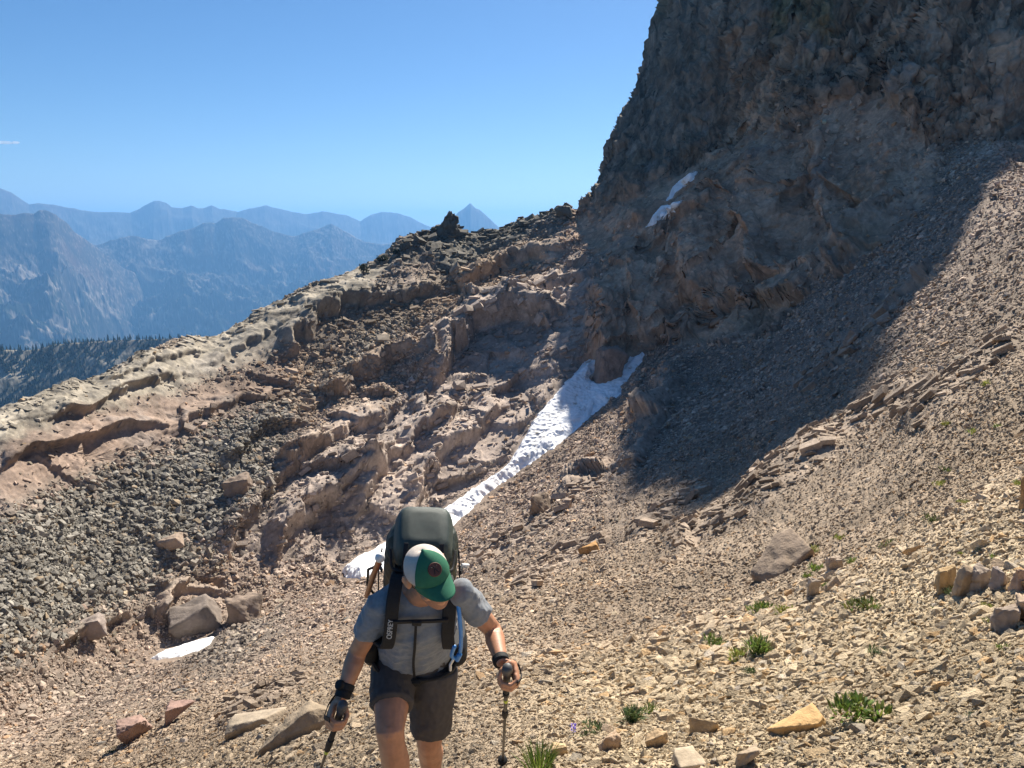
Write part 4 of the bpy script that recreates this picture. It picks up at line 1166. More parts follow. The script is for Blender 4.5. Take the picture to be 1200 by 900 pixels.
loose(185, [(560, 800, 1210, 905, 1.0), (760, 700, 1210, 830, 0.85), (920, 600, 1210, 720, 0.7), (1000, 520, 1210, 620, 0.6), (560, 700, 800, 820, 0.6)], PN, 15, 42,
      'angular tan or ochre stone lying loose on the sunlit right foreground scree', 'loose stones of the right foreground', 21)
loose(105, [(0, 790, 400, 905, 1.0), (0, 700, 430, 830, 0.8), (120, 620, 420, 760, 0.7)], PL, 10, 26,
      'angular brown or grey stone lying loose on the scree left of the hiker', 'loose stones left of the hiker', 22)
print('stones', round(time.time() - T_START, 1), 's')

# ------------------------------------------------------------------ alpine plants
def leaf_mat(name, col, var=0.35):
    m, nt, b = new_mat(name)
    b.inputs['Roughness'].default_value = 0.55
    b.inputs['Specular IOR Level'].default_value = 0.35
    a = N(nt, 'ShaderNodeAttribute', attribute_name='tint')
    nt.links.new(a.outputs['Color'], b.inputs['Base Color'])
    tr = N(nt, 'ShaderNodeBsdfTranslucent')
    nt.links.new(a.outputs['Color'], tr.inputs['Color'])
    mx = N(nt, 'ShaderNodeMixShader'); mx.inputs[0].default_value = 0.35
    nt.links.new(b.outputs[0], mx.inputs[1]); nt.links.new(tr.outputs[0], mx.inputs[2])
    nt.links.new(mx.outputs[0], nt.nodes['Material Output'].inputs['Surface'])
    return m
MAT_LEAF = leaf_mat('leaf', None)
def plant(px, py, w, h, kind, label, col, seed, group='alpine plants in the scree'):
    """tuft of many separate leaves rising from one base"""
    rg = np.random.default_rng(seed)
    P, r, n, k = ground_at(px, py)
    D = P.y * CP - P.z * SP
    W, H_ = w * D / FPX, h * D / FPX
    V = []; F = []; T = []
    nl = int({'leafy': 150, 'grass': 170, 'low': 130, 'cushion': 190}[kind] * (1 if w > 24 else 0.55))
    nst = 5 if kind != 'grass' else 1
    hubs = [(rg.uniform(-0.32, 0.32) * W, rg.uniform(-0.28, 0.28) * W, rg.uniform(0.65, 1.0)) for _ in range(nst)] if w > 12 else [(0, 0, 1)]
    nl = int(nl * 1.7)
    for i in range(nl):
        hx, hy, hs = hubs[rg.integers(len(hubs))]
        a = rg.uniform(0, 6.283); rad = math.sqrt(rg.random())
        sp_ = 0.36 if kind == 'grass' else 0.22
        bx = hx * (kind != 'grass') + math.cos(a) * rad * W * sp_; by = hy * (kind != 'grass') + math.sin(a) * rad * W * sp_
        out = Vector((math.cos(a), math.sin(a), 0))
        if kind == 'grass': L, wd, lean, curl, z0 = H_ * rg.uniform(0.5, 1.1), W * 0.014, rg.uniform(0.02, 0.5), 0.5, 0.0
        else:
            L, wd, lean, curl = H_ * rg.uniform(0.20, 0.42), min(W, H_ * 2) * rg.uniform(0.018, 0.034), rg.uniform(0.1, 1.2) * (0.4 + 0.6 * rad), rg.uniform(0.2, 0.9)
            z0 = H_ * hs * (1 - 0.55 * rad * rad) * rg.random() ** 0.7 * (0.68 if kind in ('leafy',) else 0.5)
        p = Vector((bx, by, z0 - 0.02 * H_)); side = Vector((-out.y, out.x, 0))
        side = (side + Vector(rg.normal(0, 0.45, 3))).normalized()
        b0 = len(V)
        ang = lean
        c = np.array(col) * rg.uniform(0.55, 1.5) * np.array((rg.uniform(0.8, 1.35), 1, rg.uniform(0.7, 1.2)))
        for q, ww in enumerate((0.35, 0.95, 1.0, 0.65, 0.06)):
            V.append(p + side * wd * ww); V.append(p - side * wd * ww)
            T += [c * (0.8 + 0.1 * q)] * 2
            d = out * math.sin(ang) + Vector((0, 0, math.cos(ang)))
            p = p + d * L / 4; ang += curl * 0.25
        for q in range(4):
            F.append((b0 + 2 * q, b0 + 2 * q + 1, b0 + 2 * q + 3, b0 + 2 * q + 2))
    o = mesh_obj('plant', V, F, MAT_LEAF)
    set_col(o, 'tint', np.clip(np.array(T), 0.005, 0.5))
    o.location = P + n * 0.005
    tag(o, label, 'plant', group)
    return o
GR = (0.13, 0.19, 0.04); YG = (0.22, 0.25, 0.06); DG = (0.085, 0.13, 0.05); BG = (0.11, 0.14, 0.10)
plant(1012, 846, 72, 36, 'leafy', 'biggest leafy green plant, in the right foreground beside the orange slab', GR, 1)
plant(632, 905, 36, 36, 'grass', 'upright grass tuft at the bottom edge beside the planted pole', GR, 2)
plant(742, 846, 26, 36, 'leafy', 'tall dark leafy plant with whitish tips above the low foreground plant', DG, 3)
plant(760, 838, 20, 20, 'leafy', 'small bright plant touching the tall dark leafy plant', GR, 4)
plant(693, 860, 42, 16, 'low', 'low spreading plant beside the purple flower', DG, 5)
plant(839, 757, 26, 18, 'leafy', 'small bright green tuft alone on the scree left of the plant cluster', GR, 6)
plant(892, 768, 32, 32, 'leafy', 'tall green plant at the heart of the plant cluster', GR, 7)
plant(868, 774, 30, 20, 'low', 'yellow green sprawling plant left of the tall cluster plant', YG, 8)
plant(877, 790, 16, 14, 'leafy', 'dark little plant at the foot of the plant cluster', DG, 9)
plant(890, 718, 32, 18, 'leafy', 'green plant uphill of the plant cluster, beside a yellowish one', GR, 10)
plant(925, 716, 40, 12, 'low', 'yellowish low plant right of the uphill green plant', YG, 11)
plant(957, 669, 22, 16, 'leafy', 'green plant against the tan pointed stone', GR, 12)
plant(952, 650, 14, 18, 'leafy', 'yellow green plant growing above the pointed stone', YG, 13)
plant(943, 680, 16, 14, 'leafy', 'small green plant on top of the pale upright stone', GR, 14)
plant(1012, 716, 44, 22, 'low', 'wide olive plant in the dark hollow right of the upright stones', (0.10, 0.13, 0.035), 15)
plant(1028, 768, 24, 18, 'leafy', 'single dark tuft above the biggest leafy plant', DG, 16)
plant(1114, 697, 16, 14, 'leafy', 'dark tuft tucked under the ochre rock tooth', DG, 17)
plant(1126, 650, 12, 6, 'low', 'tiny yellow green plant on top of the rock teeth', YG, 18)
plant(1102, 568, 22, 10, 'low', 'light green plant high on the right slope, lower of a close pair', YG, 19)
plant(1111, 552, 18, 9, 'low', 'olive plant high on the right slope, upper of a close pair', (0.10, 0.13, 0.04), 20)
plant(1090, 615, 20, 22, 'low', 'faint olive tuft on the slope left above the rock teeth', (0.09, 0.11, 0.04), 21)
plant(1154, 452, 16, 11, 'leafy', 'yellow green tuft on the shaded rock rim of the right slope', YG, 22)
plant(1110, 499, 14, 9, 'leafy', 'yellowish tuft below the rock rim, left one of two', YG, 23)
plant(1168, 503, 15, 9, 'leafy', 'green tuft below the rock rim, right one of two', GR, 24)
plant(1193, 568, 14, 12, 'low', 'green tuft at the foot of the orange standing rock', YG, 25)
plant(1142, 838, 24, 11, 'cushion', 'grey blue cushion plant in the right foreground', BG, 26)
plant(133, 880, 14, 7, 'cushion', 'small moss green cushion near the bottom left', (0.10, 0.13, 0.05), 27)
plant(1040, 640, 22, 16, 'low', 'olive tuft left of the rock teeth against a dark block', (0.10, 0.13, 0.05), 28)
plant(985, 632, 18, 10, 'low', 'faint yellow plant above the ledge behind the rock wedge', YG, 29)
_rg = np.random.default_rng(77)
for _i in range(34):
    _x = _rg.uniform(880, 1200); _y = _rg.uniform(430, 720) if _i < 24 else _rg.uniform(640, 800)
    if _y < 900 - (_x - 700) * 0.9: continue
    _s = _rg.uniform(9, 16)
    plant(_x, _y, _s * 1.5, _s * 0.75, 'low', 'tiny yellow green tuft, one of many dotted over the upper right scree', YG if _rg.random() < 0.6 else GR, 100 + _i, 'tiny tufts dotted over the right slope')
# the purple flower
def flower():
    P, r, n, k = ground_at(671, 862)
    root = empty('flower', P); tag(root, 'single purple flower on a short stem left of the low plant', 'flower')
    D = P.y * CP - P.z * SP; u = D / FPX
    V = []; F = []
    rg = np.random.default_rng(5)
    for i in range(26):
        a = rg.uniform(0, 6.28); z = (6 + 9 * rg.random()) * u; rr_ = 2.2 * u
        c = Vector((math.cos(a) * rr_ * 0.5, math.sin(a) * rr_ * 0.5, z)); o_ = Vector((math.cos(a), math.sin(a), 0.5)) * 2.4 * u; s_ = Vector((-math.sin(a), math.cos(a), 0.2)) * 1.3 * u
        b = len(V); V += [c - s_ * 0.3, c + o_ * 0.6 + s_, c + o_, c + o_ * 0.6 - s_]; F.append((b, b + 1, b + 2, b + 3))
    p_ = mesh_obj('petals', V, F, simple_mat('purple_petal', (0.11, 0.06, 0.42), 0.6), root)
    V = []; F = []
    for i in range(6):
        a = i * PI / 3
        V += [(0.5 * u * math.cos(a), 0.5 * u * math.sin(a), -u), (0.35 * u * math.cos(a), 0.35 * u * math.sin(a), 13 * u)]
    for i in range(6): F.append((2 * i, 2 * ((i + 1) % 6), 2 * ((i + 1) % 6) + 1, 2 * i + 1))
    mesh_obj('stem', V, F, simple_mat('flower_stem', (0.06, 0.10, 0.03), 0.7), root)
flower()
# wind-trimmed shrubs on the skyline
def shrub(px, py, w, h, label, seed):
    rg = np.random.default_rng(seed)
    P, r, n, k = ground_at(px, py)
    D = P.y * CP - P.z * SP; W, H_ = w * D / FPX, h * D / FPX
    root = empty('shrub', P); tag(root, label, 'shrub', 'dark shrubs on the skyline')
    V = []; F = []; T = []
    for i in range(420):
        d = rg.normal(size=3); d /= np.linalg.norm(d); rad = rg.random() ** 0.4 * (0.8 + 0.35 * vnoise(d[None] * 2.1 + seed, 3)[0])
        c = Vector((d[0] * rad * W / 2, d[1] * rad * W / 2.4, H_ * (0.52 + 0.5 * d[2] * rad)))
        s1 = Vector(rg.normal(size=3)).normalized() * W * 0.07; s2 = Vector(rg.normal(size=3)).normalized() * W * 0.05
        b = len(V); V += [c - s1, c + s2, c + s1, c - s2]; F.append((b, b + 1, b + 2, b + 3))
        T += [np.array((0.022, 0.03, 0.018)) * rg.uniform(0.6, 1.6)] * 4
    o = mesh_obj('crown', V, F, MAT_LEAF, root); set_col(o, 'tint', np.array(T))
    V = []; F = []
    for i in range(6):
        a = i * PI / 3
        V += [(0.06 * W * math.cos(a), 0.06 * W * math.sin(a), -0.1 * H_), (0.03 * W * math.cos(a), 0.03 * W * math.sin(a), 0.6 * H_)]
    for i in range(6): F.append((2 * i, 2 * ((i + 1) % 6), 2 * ((i + 1) % 6) + 1, 2 * i + 1))
    mesh_obj('trunk', V, F, simple_mat('shrub_bark', (0.08, 0.06, 0.045), 0.9), root)
shrub(426, 321, 15, 13, 'small dark shrub standing alone on the pale ridge skyline', 31)
shrub(448, 307, 17, 8, 'low dark shrub on the skyline between the lone shrub and the dark rocks', 32)
shrub(464, 298, 12, 8, 'low dark shrub where the pale ridge meets the dark skyline rocks', 33)

# ------------------------------------------------------------------ two walkers far up the slope
def walker(px, py, hpx, label, stride):
    P, r, n, k = ground_at(px, py)
    D = P.y * CP - P.z * SP
    S = hpx * D / FPX / 1.78
    root = empty('person', P); tag(root, label, 'person', 'walkers far up the slope')
    B = Blob()
    v = lambda x, y, z: Vector((x, y, z)) * S
    B.ball(v(0, 0, 1.66), v(0.075, 0, 0), v(0, 0.095, 0), v(0, 0, 0.115), 12)
    B.tube([v(0, 0, 1.56), v(0, 0, 1.45)], [0.055 * S, 0.06 * S])
    B.loft([(v(0, 0, 0.88), v(0.16, 0, 0), v(0, 0.11, 0)), (v(0, 0, 1.1), v(0.15, 0, 0), v(0, 0.11, 0)), (v(0, 0, 1.42), v(0.19, 0, 0), v(0, 0.11, 0))], 14, 0.5)
    for sx in (-1, 1):
        B.tube([v(sx * 0.10, 0, 0.90), v(sx * 0.11, -0.05 + sx * stride * 0.4, 0.48), v(sx * 0.11, sx * stride, 0.06)], [0.09 * S, 0.06 * S, 0.045 * S])
        B.tube([v(sx * 0.11, sx * stride + 0.04, 0.04), v(sx * 0.12, sx * stride - 0.16, 0.03)], [0.05 * S, 0.04 * S])
        B.tube([v(sx * 0.20, 0, 1.38), v(sx * 0.25, 0.03, 1.12), v(sx * 0.24, -0.16, 0.95)], [0.05 * S, 0.042 * S, 0.034 * S])
    mk = lambda bl, nm, mt: keep2(bl.build(nm, mt, None, 0.03 * S, 2), root)
    mk(B, 'body', M_DARKSKIN)
    B = Blob(); B.loft([(v(0, 0, 0.84), v(0.19, 0, 0), v(0, 0.14, 0)), (v(0, 0, 1.2), v(0.18, 0, 0), v(0, 0.135, 0)), (v(0, 0, 1.46), v(0.20, 0, 0), v(0, 0.12, 0))], 14, 0.4)
    for sx in (-1, 1): B.tube([v(sx * 0.20, 0, 1.40), v(sx * 0.25, 0.03, 1.12), v(sx * 0.245, -0.10, 1.0)], [0.065 * S, 0.055 * S, 0.05 * S])
    mk(B, 'jacket', M_DARKC)
    B = Blob()
    for sx in (-1, 1): B.tube([v(sx * 0.09, 0, 0.92), v(sx * 0.11, -0.05 + sx * stride * 0.4, 0.48), v(sx * 0.11, sx * stride, 0.12)], [0.105 * S, 0.08 * S, 0.065 * S])
    mk(B, 'trousers', M_DARKC2)
def keep2(o, root):
    o.parent = root; return o
M_DARKSKIN = simple_mat('walker_skin', (0.3, 0.17, 0.11), 0.6); M_DARKC = simple_mat('walker_jacket', (0.02, 0.02, 0.025), 0.9); M_DARKC2 = simple_mat('walker_trousers', (0.025, 0.022, 0.02), 0.9)
# ------------------------------------------------------------------ the hiker
def J(px, py, D):
    """world point on the line of sight of a photo pixel at camera depth D (metres)"""
    a = (px - 600) / FPX; b = (450 - py) / FPX
    return Vector((a * D, (CP + b * SP) * D, (b * CP - SP) * D))

class Blob:
    """collects closed shapes; build() fuses them into one continuous skin"""
    def __init__(s): s.V = []; s.F = []
    def add(s, V, F):
        b = len(s.V); s.V += [tuple(v) for v in V]; s.F += [tuple(b + i for i in f) for f in F]
    def loft(s, secs, seg=18, cap=0.6, power=2.0):
        """secs: list of (centre, half-width vector, half-depth vector)"""
        c0, a0, b0 = secs[0]; c1, a1, b1 = secs[-1]
        d0 = (Vector(secs[0][0]) - Vector(secs[1][0])); d1 = Vector(secs[-1][0]) - Vector(secs[-2][0])
        if d0.length: d0 = d0.normalized()
        if d1.length: d1 = d1.normalized()
        full = []
        r0 = min(Vector(a0).length, Vector(b0).length) * cap; r1 = min(Vector(a1).length, Vector(b1).length) * cap
        for k in (0.25, 0.6, 0.87):
            q = math.sqrt(1 - (1 - k) ** 2)
            full.append((Vector(c0) + d0 * r0 * (1 - k), Vector(a0) * q, Vector(b0) * q))
        full += [(Vector(c), Vector(a), Vector(b)) for c, a, b in secs]
        for k in (0.87, 0.6, 0.25):
            q = math.sqrt(1 - (1 - k) ** 2)
            full.append((Vector(c1) + d1 * r1 * (1 - k), Vector(a1) * q, Vector(b1) * q))
        V = []; F = []
        for c, a, b in full:
            for i in range(seg):
                t = 2 * PI * i / seg
                ct, st = math.cos(t), math.sin(t)
                e = 2.0 / power
                V.append(c + a * math.copysign(abs(ct) ** e, ct) + b * math.copysign(abs(st) ** e, st))
        n = len(full)
        for j in range(n - 1):
            for i in range(seg):
                F.append((j * seg + i, j * seg + (i + 1) % seg, (j + 1) * seg + (i + 1) % seg, (j + 1) * seg + i))
        F.append(tuple(range(seg))[::-1]); F.append(tuple((n - 1) * seg + i for i in range(seg)))
        s.add(V, F)
    def tube(s, pts, rad, seg=12, cap=1.0, flat=None):
        """round limb through points with a radius at each; flat = (vector, factor) thins it along that vector"""
        pts = [Vector(p) for p in pts]
        if not hasattr(rad, '__len__'): rad = [rad] * len(pts)
        secs = []
        prev = None
        for k, p in enumerate(pts):
            t = (pts[min(k + 1, len(pts) - 1)] - pts[max(k - 1, 0)]).normalized()
            if prev is None:
                ref = Vector((0, 0, 1)) if abs(t.z) < 0.8 else Vector((1, 0, 0))
                if flat is not None: ref = Vector(flat[0])
                a = (ref - t * ref.dot(t)).normalized()
            else:
                a = (prev - t * prev.dot(t)).normalized()
            prev = a
            b = t.cross(a)
            fa = flat[1] if flat is not None else 1.0
            secs.append((p, a * rad[k] * fa, b * rad[k]))
        s.loft(secs, seg, cap)
    def ball(s, c, ax, ay, az, seg=16):
        c, ax, ay, az = Vector(c), Vector(ax), Vector(ay), Vector(az)
        V = []; F = []
        rings = seg // 2
        for j in range(rings + 1):
            ph = PI * j / rings
            for i in range(seg):
                t = 2 * PI * i / seg
                V.append(c + ax * math.sin(ph) * math.cos(t) + ay * math.sin(ph) * math.sin(t) + az * math.cos(ph))
        for j in range(rings):
            for i in range(seg):
                F.append((j * seg + i, j * seg + (i + 1) % seg, (j + 1) * seg + (i + 1) % seg, (j + 1) * seg + i))
        s.add(V, F)
    def raw(s, name, mat, parent=None, smooth=True):
        o = mesh_obj(name, s.V, s.F, mat, parent, smooth)
        return o
    def build(s, name, mat, parent=None, voxel=0.006, smooth=6, wrinkle=None):
        me = bpy.data.meshes.new(name + '_raw')
        me.from_pydata([tuple(v) for v in s.V], [], s.F)
        bm = bmesh.new(); bm.from_mesh(me)
        bmesh.ops.remove_doubles(bm, verts=bm.verts, dist=1e-5)
        bmesh.ops.recalc_face_normals(bm, faces=bm.faces)
        bm.to_mesh(me); bm.free()
        t = bpy.data.objects.new(name + '_raw', me); COL.objects.link(t)
        md = t.modifiers.new('r', 'REMESH'); md.mode = 'VOXEL'; md.voxel_size = voxel
        if smooth:
            sm = t.modifiers.new('s', 'SMOOTH'); sm.factor = 0.5; sm.iterations = smooth
        dg = bpy.context.evaluated_depsgraph_get()
        dg.update()
        out = bpy.data.meshes.new_from_object(t.evaluated_get(dg))
        bpy.data.objects.remove(t)
        out.name = name
        if wrinkle is not None:
            V = np.empty(len(out.vertices) * 3, np.float32); out.vertices.foreach_get('co', V); V = V.reshape(-1, 3)
            n = np.empty(len(out.vertices) * 3, np.float32); out.vertices.foreach_get('normal', n); n = n.reshape(-1, 3)
            V = V + n * wrinkle(V)[:, None]
            out.vertices.foreach_set('co', np.ascontiguousarray(V, np.float32).ravel())
        out.materials.clear(); out.materials.append(mat)
        out.polygons.foreach_set('use_smooth', np.ones(len(out.polygons), bool))
        out.update()
        o = bpy.data.objects.new(name, out); COL.objects.link(o)
        if parent: o.parent = parent
        return o

M_SKIN = simple_mat('skin', (0.47, 0.225, 0.125), 0.5, 0.14, 30, 0.15, 300)
M_SHIRT = simple_mat('grey_shirt_cloth', (0.215, 0.23, 0.245), 0.85, 0.10, 60, 0.25, 900, sheen=0.2, spec=0.2)
M_SHORTS = simple_mat('charcoal_shorts_cloth', (0.088, 0.078, 0.072), 0.85, 0.12, 50, 0.2, 900, spec=0.2)
M_PACKG = simple_mat('dark_green_pack_cloth', (0.022, 0.031, 0.022), 0.6, 0.2, 40, 0.3, 700, spec=0.4)
M_PACKL = simple_mat('grey_green_pack_lid', (0.042, 0.057, 0.047), 0.55, 0.15, 40, 0.3, 700, spec=0.4)
M_BLACK = simple_mat('black_webbing', (0.016, 0.016, 0.017), 0.7, 0.2, 80, 0.3, 900, spec=0.3)
M_CAPG = simple_mat('green_cap_cloth', (0.035, 0.15, 0.085), 0.85, 0.08, 60, 0.2, 1200, spec=0.2)
M_CAPW = simple_mat('cream_cap_mesh', (0.62, 0.54, 0.46), 0.85, 0.08, 200, 0.5, 1500, spec=0.2)
M_PATCH = simple_mat('brown_leather_patch', (0.12, 0.035, 0.018), 0.6, 0.15, 90)
M_PATCHM = simple_mat('patch_mark', (0.035, 0.012, 0.008), 0.6)
M_HOSE = simple_mat('blue_hose', (0.06, 0.26, 0.62), 0.35)
M_ORANGE = simple_mat('orange_shaft', (0.55, 0.16, 0.05), 0.45)
M_WHITE = simple_mat('white_plastic', (0.75, 0.74, 0.72), 0.4)
M_HAIR = simple_mat('short_brown_hair', (0.07, 0.035, 0.02), 0.8, 0.3, 150, 0.6, 600)
M_GREYP = simple_mat('grey_rubber', (0.075, 0.073, 0.072), 0.5)
M_ALU = simple_mat('dark_pole_tube', (0.055, 0.05, 0.05), 0.35, metallic=0.6)
M_LIME = simple_mat('lime_print', (0.45, 0.55, 0.03), 0.5)
M_BOOT = simple_mat('boot_leather', (0.08, 0.06, 0.045), 0.8)
M_LETTER = simple_mat('pale_lettering', (0.5, 0.5, 0.48), 0.6)
M_BEARD = simple_mat('stubble_skin', (0.33, 0.16, 0.10), 0.6, 0.2, 300)

RIGHT = Vector((1, 0, 0))
IUP = Vector((0, SP, CP)); ITO = Vector((0, -CP, SP))       # the camera's up and towards-the-camera directions, used to read the pose off the photo

# joints
SH_R = J(450, 706, 3.07); SH_L = J(539, 694, 3.03)           # his right shoulder is on the left of the picture
EL_R = J(419, 764, 3.24); WR_R = J(402, 814, 3.16)
EL_L = J(577, 738, 3.22); WR_L = J(587, 774, 3.06)
HIP = J(486, 760, 3.50)
HP_R = J(461, 783, 3.44); HP_L = J(509, 780, 3.46)
KN_R = J(457, 856, 3.20); KN_L = J(503, 868, 3.56)
def on_ground_below(p, dx=0, dy=0):
    q = Vector((p.x + dx, p.y + dy, 0))
    best = None
    dd = (P1[:, 0] - q.x) ** 2 + (P1[:, 1] - q.y) ** 2
    k = int(np.argmin(dd))
    return Vector((q.x, q.y, float(P1[k, 2])))
AN_R = on_ground_below(KN_R, 0.03, 0.10) + Vector((0, 0, 0.09))
AN_L = on_ground_below(KN_L, -0.01, 0.16) + Vector((0, 0, 0.09))
NECK = (SH_R + SH_L) / 2 + Vector((0.0, 0.0, 0.035))
RV = (SH_L - SH_R).normalized()
TUP = (NECK - HIP).normalized()
RV2 = (RV - TUP * RV.dot(TUP)).normalized()
TFW = RV2.cross(TUP)
if TFW.y > 0: TFW = -TFW                                     # chest faces the camera
HPV = Vector((1, 0.05, 0.06)).normalized()

# head frame
HUP = (RIGHT * -0.06 + IUP * 0.80 + ITO * 0.60).normalized()
HFW = RIGHT * 0.58 + IUP * -0.52 + ITO * 0.64
HFW = (HFW - HUP * HFW.dot(HUP)).normalized()
HRT = HFW.cross(HUP).normalized()                            # his right-hand side of the head... x axis of the head
HEAD = J(502, 674, 2.90)
def hd(x, y, z): return HEAD + HRT * x + HFW * y + HUP * z

person = empty('person', on_ground_below(HIP))
tag(person, 'hiker in grey shirt, dark shorts and green cap leaning uphill with two poles', 'person')
def keep(o, parent):
    """parent without moving"""
    o.parent = parent
    o.matrix_parent_inverse = Matrix.Translation(parent.location).inverted() if parent.type == 'EMPTY' else Matrix.Identity(4)
    return o

def hand(B, G, g, f, side, W):
    """palm, four bent fingers and a thumb closed round a grip: G grip centre, g axis towards the pole tip, f forearm direction, side +1 palm faces +x, W wrist"""
    g = g.normalized()
    c = (f - g * f.dot(g)).normalized()
    n = c.cross(g)
    if n.x * side < 0: n = -n
    pal = G - n * 0.034
    B.loft([(W, g * 0.026, n * 0.019), (pal - c * 0.045, g * 0.034, n * 0.017), (pal - c * 0.005, g * 0.041, n * 0.017), (pal + c * 0.032, g * 0.040, n * 0.013)], 14, 0.7)
    for k, (off, ln, r) in enumerate(((-0.033, 0.95, 0.0092), (-0.011, 1.06, 0.0096), (0.011, 1.0, 0.0092), (0.032, 0.82, 0.0082))):
        p = G + g * off
        kn = p - n * 0.031 + c * 0.034
        q1 = p - n * 0.006 * ln + c * 0.050 * ln
        q2 = p + n * 0.025 * ln + c * 0.036 * ln
        q3 = p + n * 0.033 + c * 0.006
        q4 = p + n * 0.022 - c * 0.014
        B.tube([kn - c * 0.02, kn, q1, q2, q3, q4], [r * 1.1, r * 1.15, r * 1.05, r, r * 0.95, r * 0.8], 10)
    t0 = pal - c * 0.035 - g * 0.02
    B.tube([t0, t0 - g * 0.026 + n * 0.016 - c * 0.0, G - g * 0.047 + n * 0.020 - c * 0.012, G - g * 0.036 + n * 0.034 + c * 0.008], [0.014, 0.0125, 0.0105, 0.0085], 10)
    return c, n

# pole placement: grip in the fist, tip on the stones
G_R = J(397, 840, 3.12); TIP_R = J(372, 912, 3.42)
G_L = J(594, 793, 3.02); TIP_L = Vector(ground_at(588, 894)[0])
gR = (TIP_R - G_R).normalized(); gL = (TIP_L - G_L).normalized()

# ---- body
B = Blob()
# skull, jaw, features
B.ball(hd(0, -0.012, 0.022), HRT * 0.077, HFW * 0.097, HUP * 0.090)
B.loft([(hd(0, 0.030, 0.0), HRT * 0.066, HFW * 0.062), (hd(0, 0.038, -0.045), HRT * 0.060, HFW * 0.055), (hd(0, 0.048, -0.085), HRT * 0.046, HFW * 0.043), (hd(0, 0.056, -0.108), HRT * 0.028, HFW * 0.028)], 18, 0.5)
B.tube([hd(0, 0.090, 0.012), hd(0, 0.103, -0.012), hd(0, 0.112, -0.030), hd(0, 0.100, -0.040)], [0.008, 0.010, 0.013, 0.009], 10)
B.tube([hd(-0.024, 0.086, -0.062), hd(0, 0.096, -0.060), hd(0.024, 0.086, -0.062)], [0.005, 0.0075, 0.005], 8)
B.tube([hd(-0.020, 0.084, -0.073), hd(0, 0.093, -0.074), hd(0.020, 0.084, -0.073)], [0.005, 0.008, 0.005], 8)
for sx in (-1, 1):
    B.tube([hd(sx * 0.014, 0.090, 0.022), hd(sx * 0.034, 0.086, 0.026), hd(sx * 0.052, 0.070, 0.020)], [0.007, 0.008, 0.006], 8)
    B.ball(hd(sx * 0.033, 0.078, 0.005), HRT * 0.013, HFW * 0.012, HUP * 0.010, 10)
    B.ball(hd(sx * 0.045, 0.062, -0.025), HRT * 0.022, HFW * 0.022, HUP * 0.018, 10)
    e = hd(sx * 0.080, -0.018, -0.004)
    B.ball(e, HRT * 0.010, HFW * 0.019, HUP * 0.032, 12)
    B.tube([e + HUP * 0.026 - HFW * 0.006, e + HUP * 0.030 - HFW * 0.016 + HRT * sx * 0.008, e - HFW * 0.020 + HRT * sx * 0.010, e - HUP * 0.026 - HFW * 0.006 + HRT * sx * 0.004], 0.005, 8)
B.tube([hd(0, -0.012, -0.03), hd(0, -0.022, -0.085), NECK - TUP * 0.02], [0.058, 0.057, 0.064], 16)
# trunk
def sec(t, w, d, fwd=0.0, rv=None):
    c = HIP.lerp(NECK, t) + TFW * fwd
    r = HPV.lerp(RV2, t).normalized()
    u = TFW
    return (c, r * w, u * d)
trunk = [(-0.12, 0.135, 0.100, -0.01), (0.0, 0.138, 0.100, 0.0), (0.2, 0.132, 0.098, 0.008), (0.42, 0.130, 0.10, 0.01), (0.65, 0.135, 0.10, 0.008), (0.85, 0.118, 0.078, -0.010), (0.97, 0.078, 0.058, -0.020)]
B.loft([sec(*q) for q in trunk], 24, 0.5, 2.3)
for S_, E_, W_ in ((SH_R, EL_R, WR_R), (SH_L, EL_L, WR_L)):
    B.ball(S_, RV * 0.042, TUP * 0.042, TFW * 0.042)
    m1 = S_.lerp(E_, 0.45); m2 = E_.lerp(W_, 0.3)
    B.tube([S_, m1, S_.lerp(E_, 0.8), E_, m2, E_.lerp(W_, 0.65), W_], [0.042, 0.042, 0.041, 0.039, 0.042, 0.034, 0.0265], 16)
for H_, K_, A_ in ((HP_R, KN_R, AN_R), (HP_L, KN_L, AN_L)):
    m = H_.lerp(K_, 0.4)
    calf = K_.lerp(A_, 0.32) + Vector((0, 0.022, 0))
    B.tube([H_.lerp(K_, 0.2), m, H_.lerp(K_, 0.8), K_, K_.lerp(A_, 0.12), calf, K_.lerp(A_, 0.7), A_], [0.085, 0.085, 0.068, 0.060, 0.056, 0.061, 0.044, 0.037], 18)
    B.ball(K_ + Vector((0, -0.022, 0.004)), RIGHT * 0.036, Vector((0, 0.036, 0)), Vector((0, 0, 0.042)), 12)
hand(B, G_R, gR, (WR_R - EL_R), 1, WR_R)
hand(B, G_L, gL, (WR_L - EL_L), -1, WR_L)
body = B.build('body', M_SKIN, None, 0.0045, 4)
keep(body, person)
# ---- stubble on the jaw follows the face
S_ = Blob()
S_.loft([(hd(0, 0.036, -0.030), HRT * 0.0630, HFW * 0.0585), (hd(0, 0.041, -0.050), HRT * 0.0605, HFW * 0.056), (hd(0, 0.049, -0.085), HRT * 0.0475, HFW * 0.0448), (hd(0, 0.057, -0.110), HRT * 0.030, HFW * 0.030)], 18, 0.3)
keep(S_.build('beard', M_BEARD, None, 0.005, 2), person)
S_ = Blob()
S_.ball(hd(0, -0.030, 0.005), HRT * 0.081, HFW * 0.086, HUP * 0.078)
keep(S_.build('hair', M_HAIR, None, 0.005, 2, lambda V: 0.002 * fbm(V * 60, 2, off=400)), person)

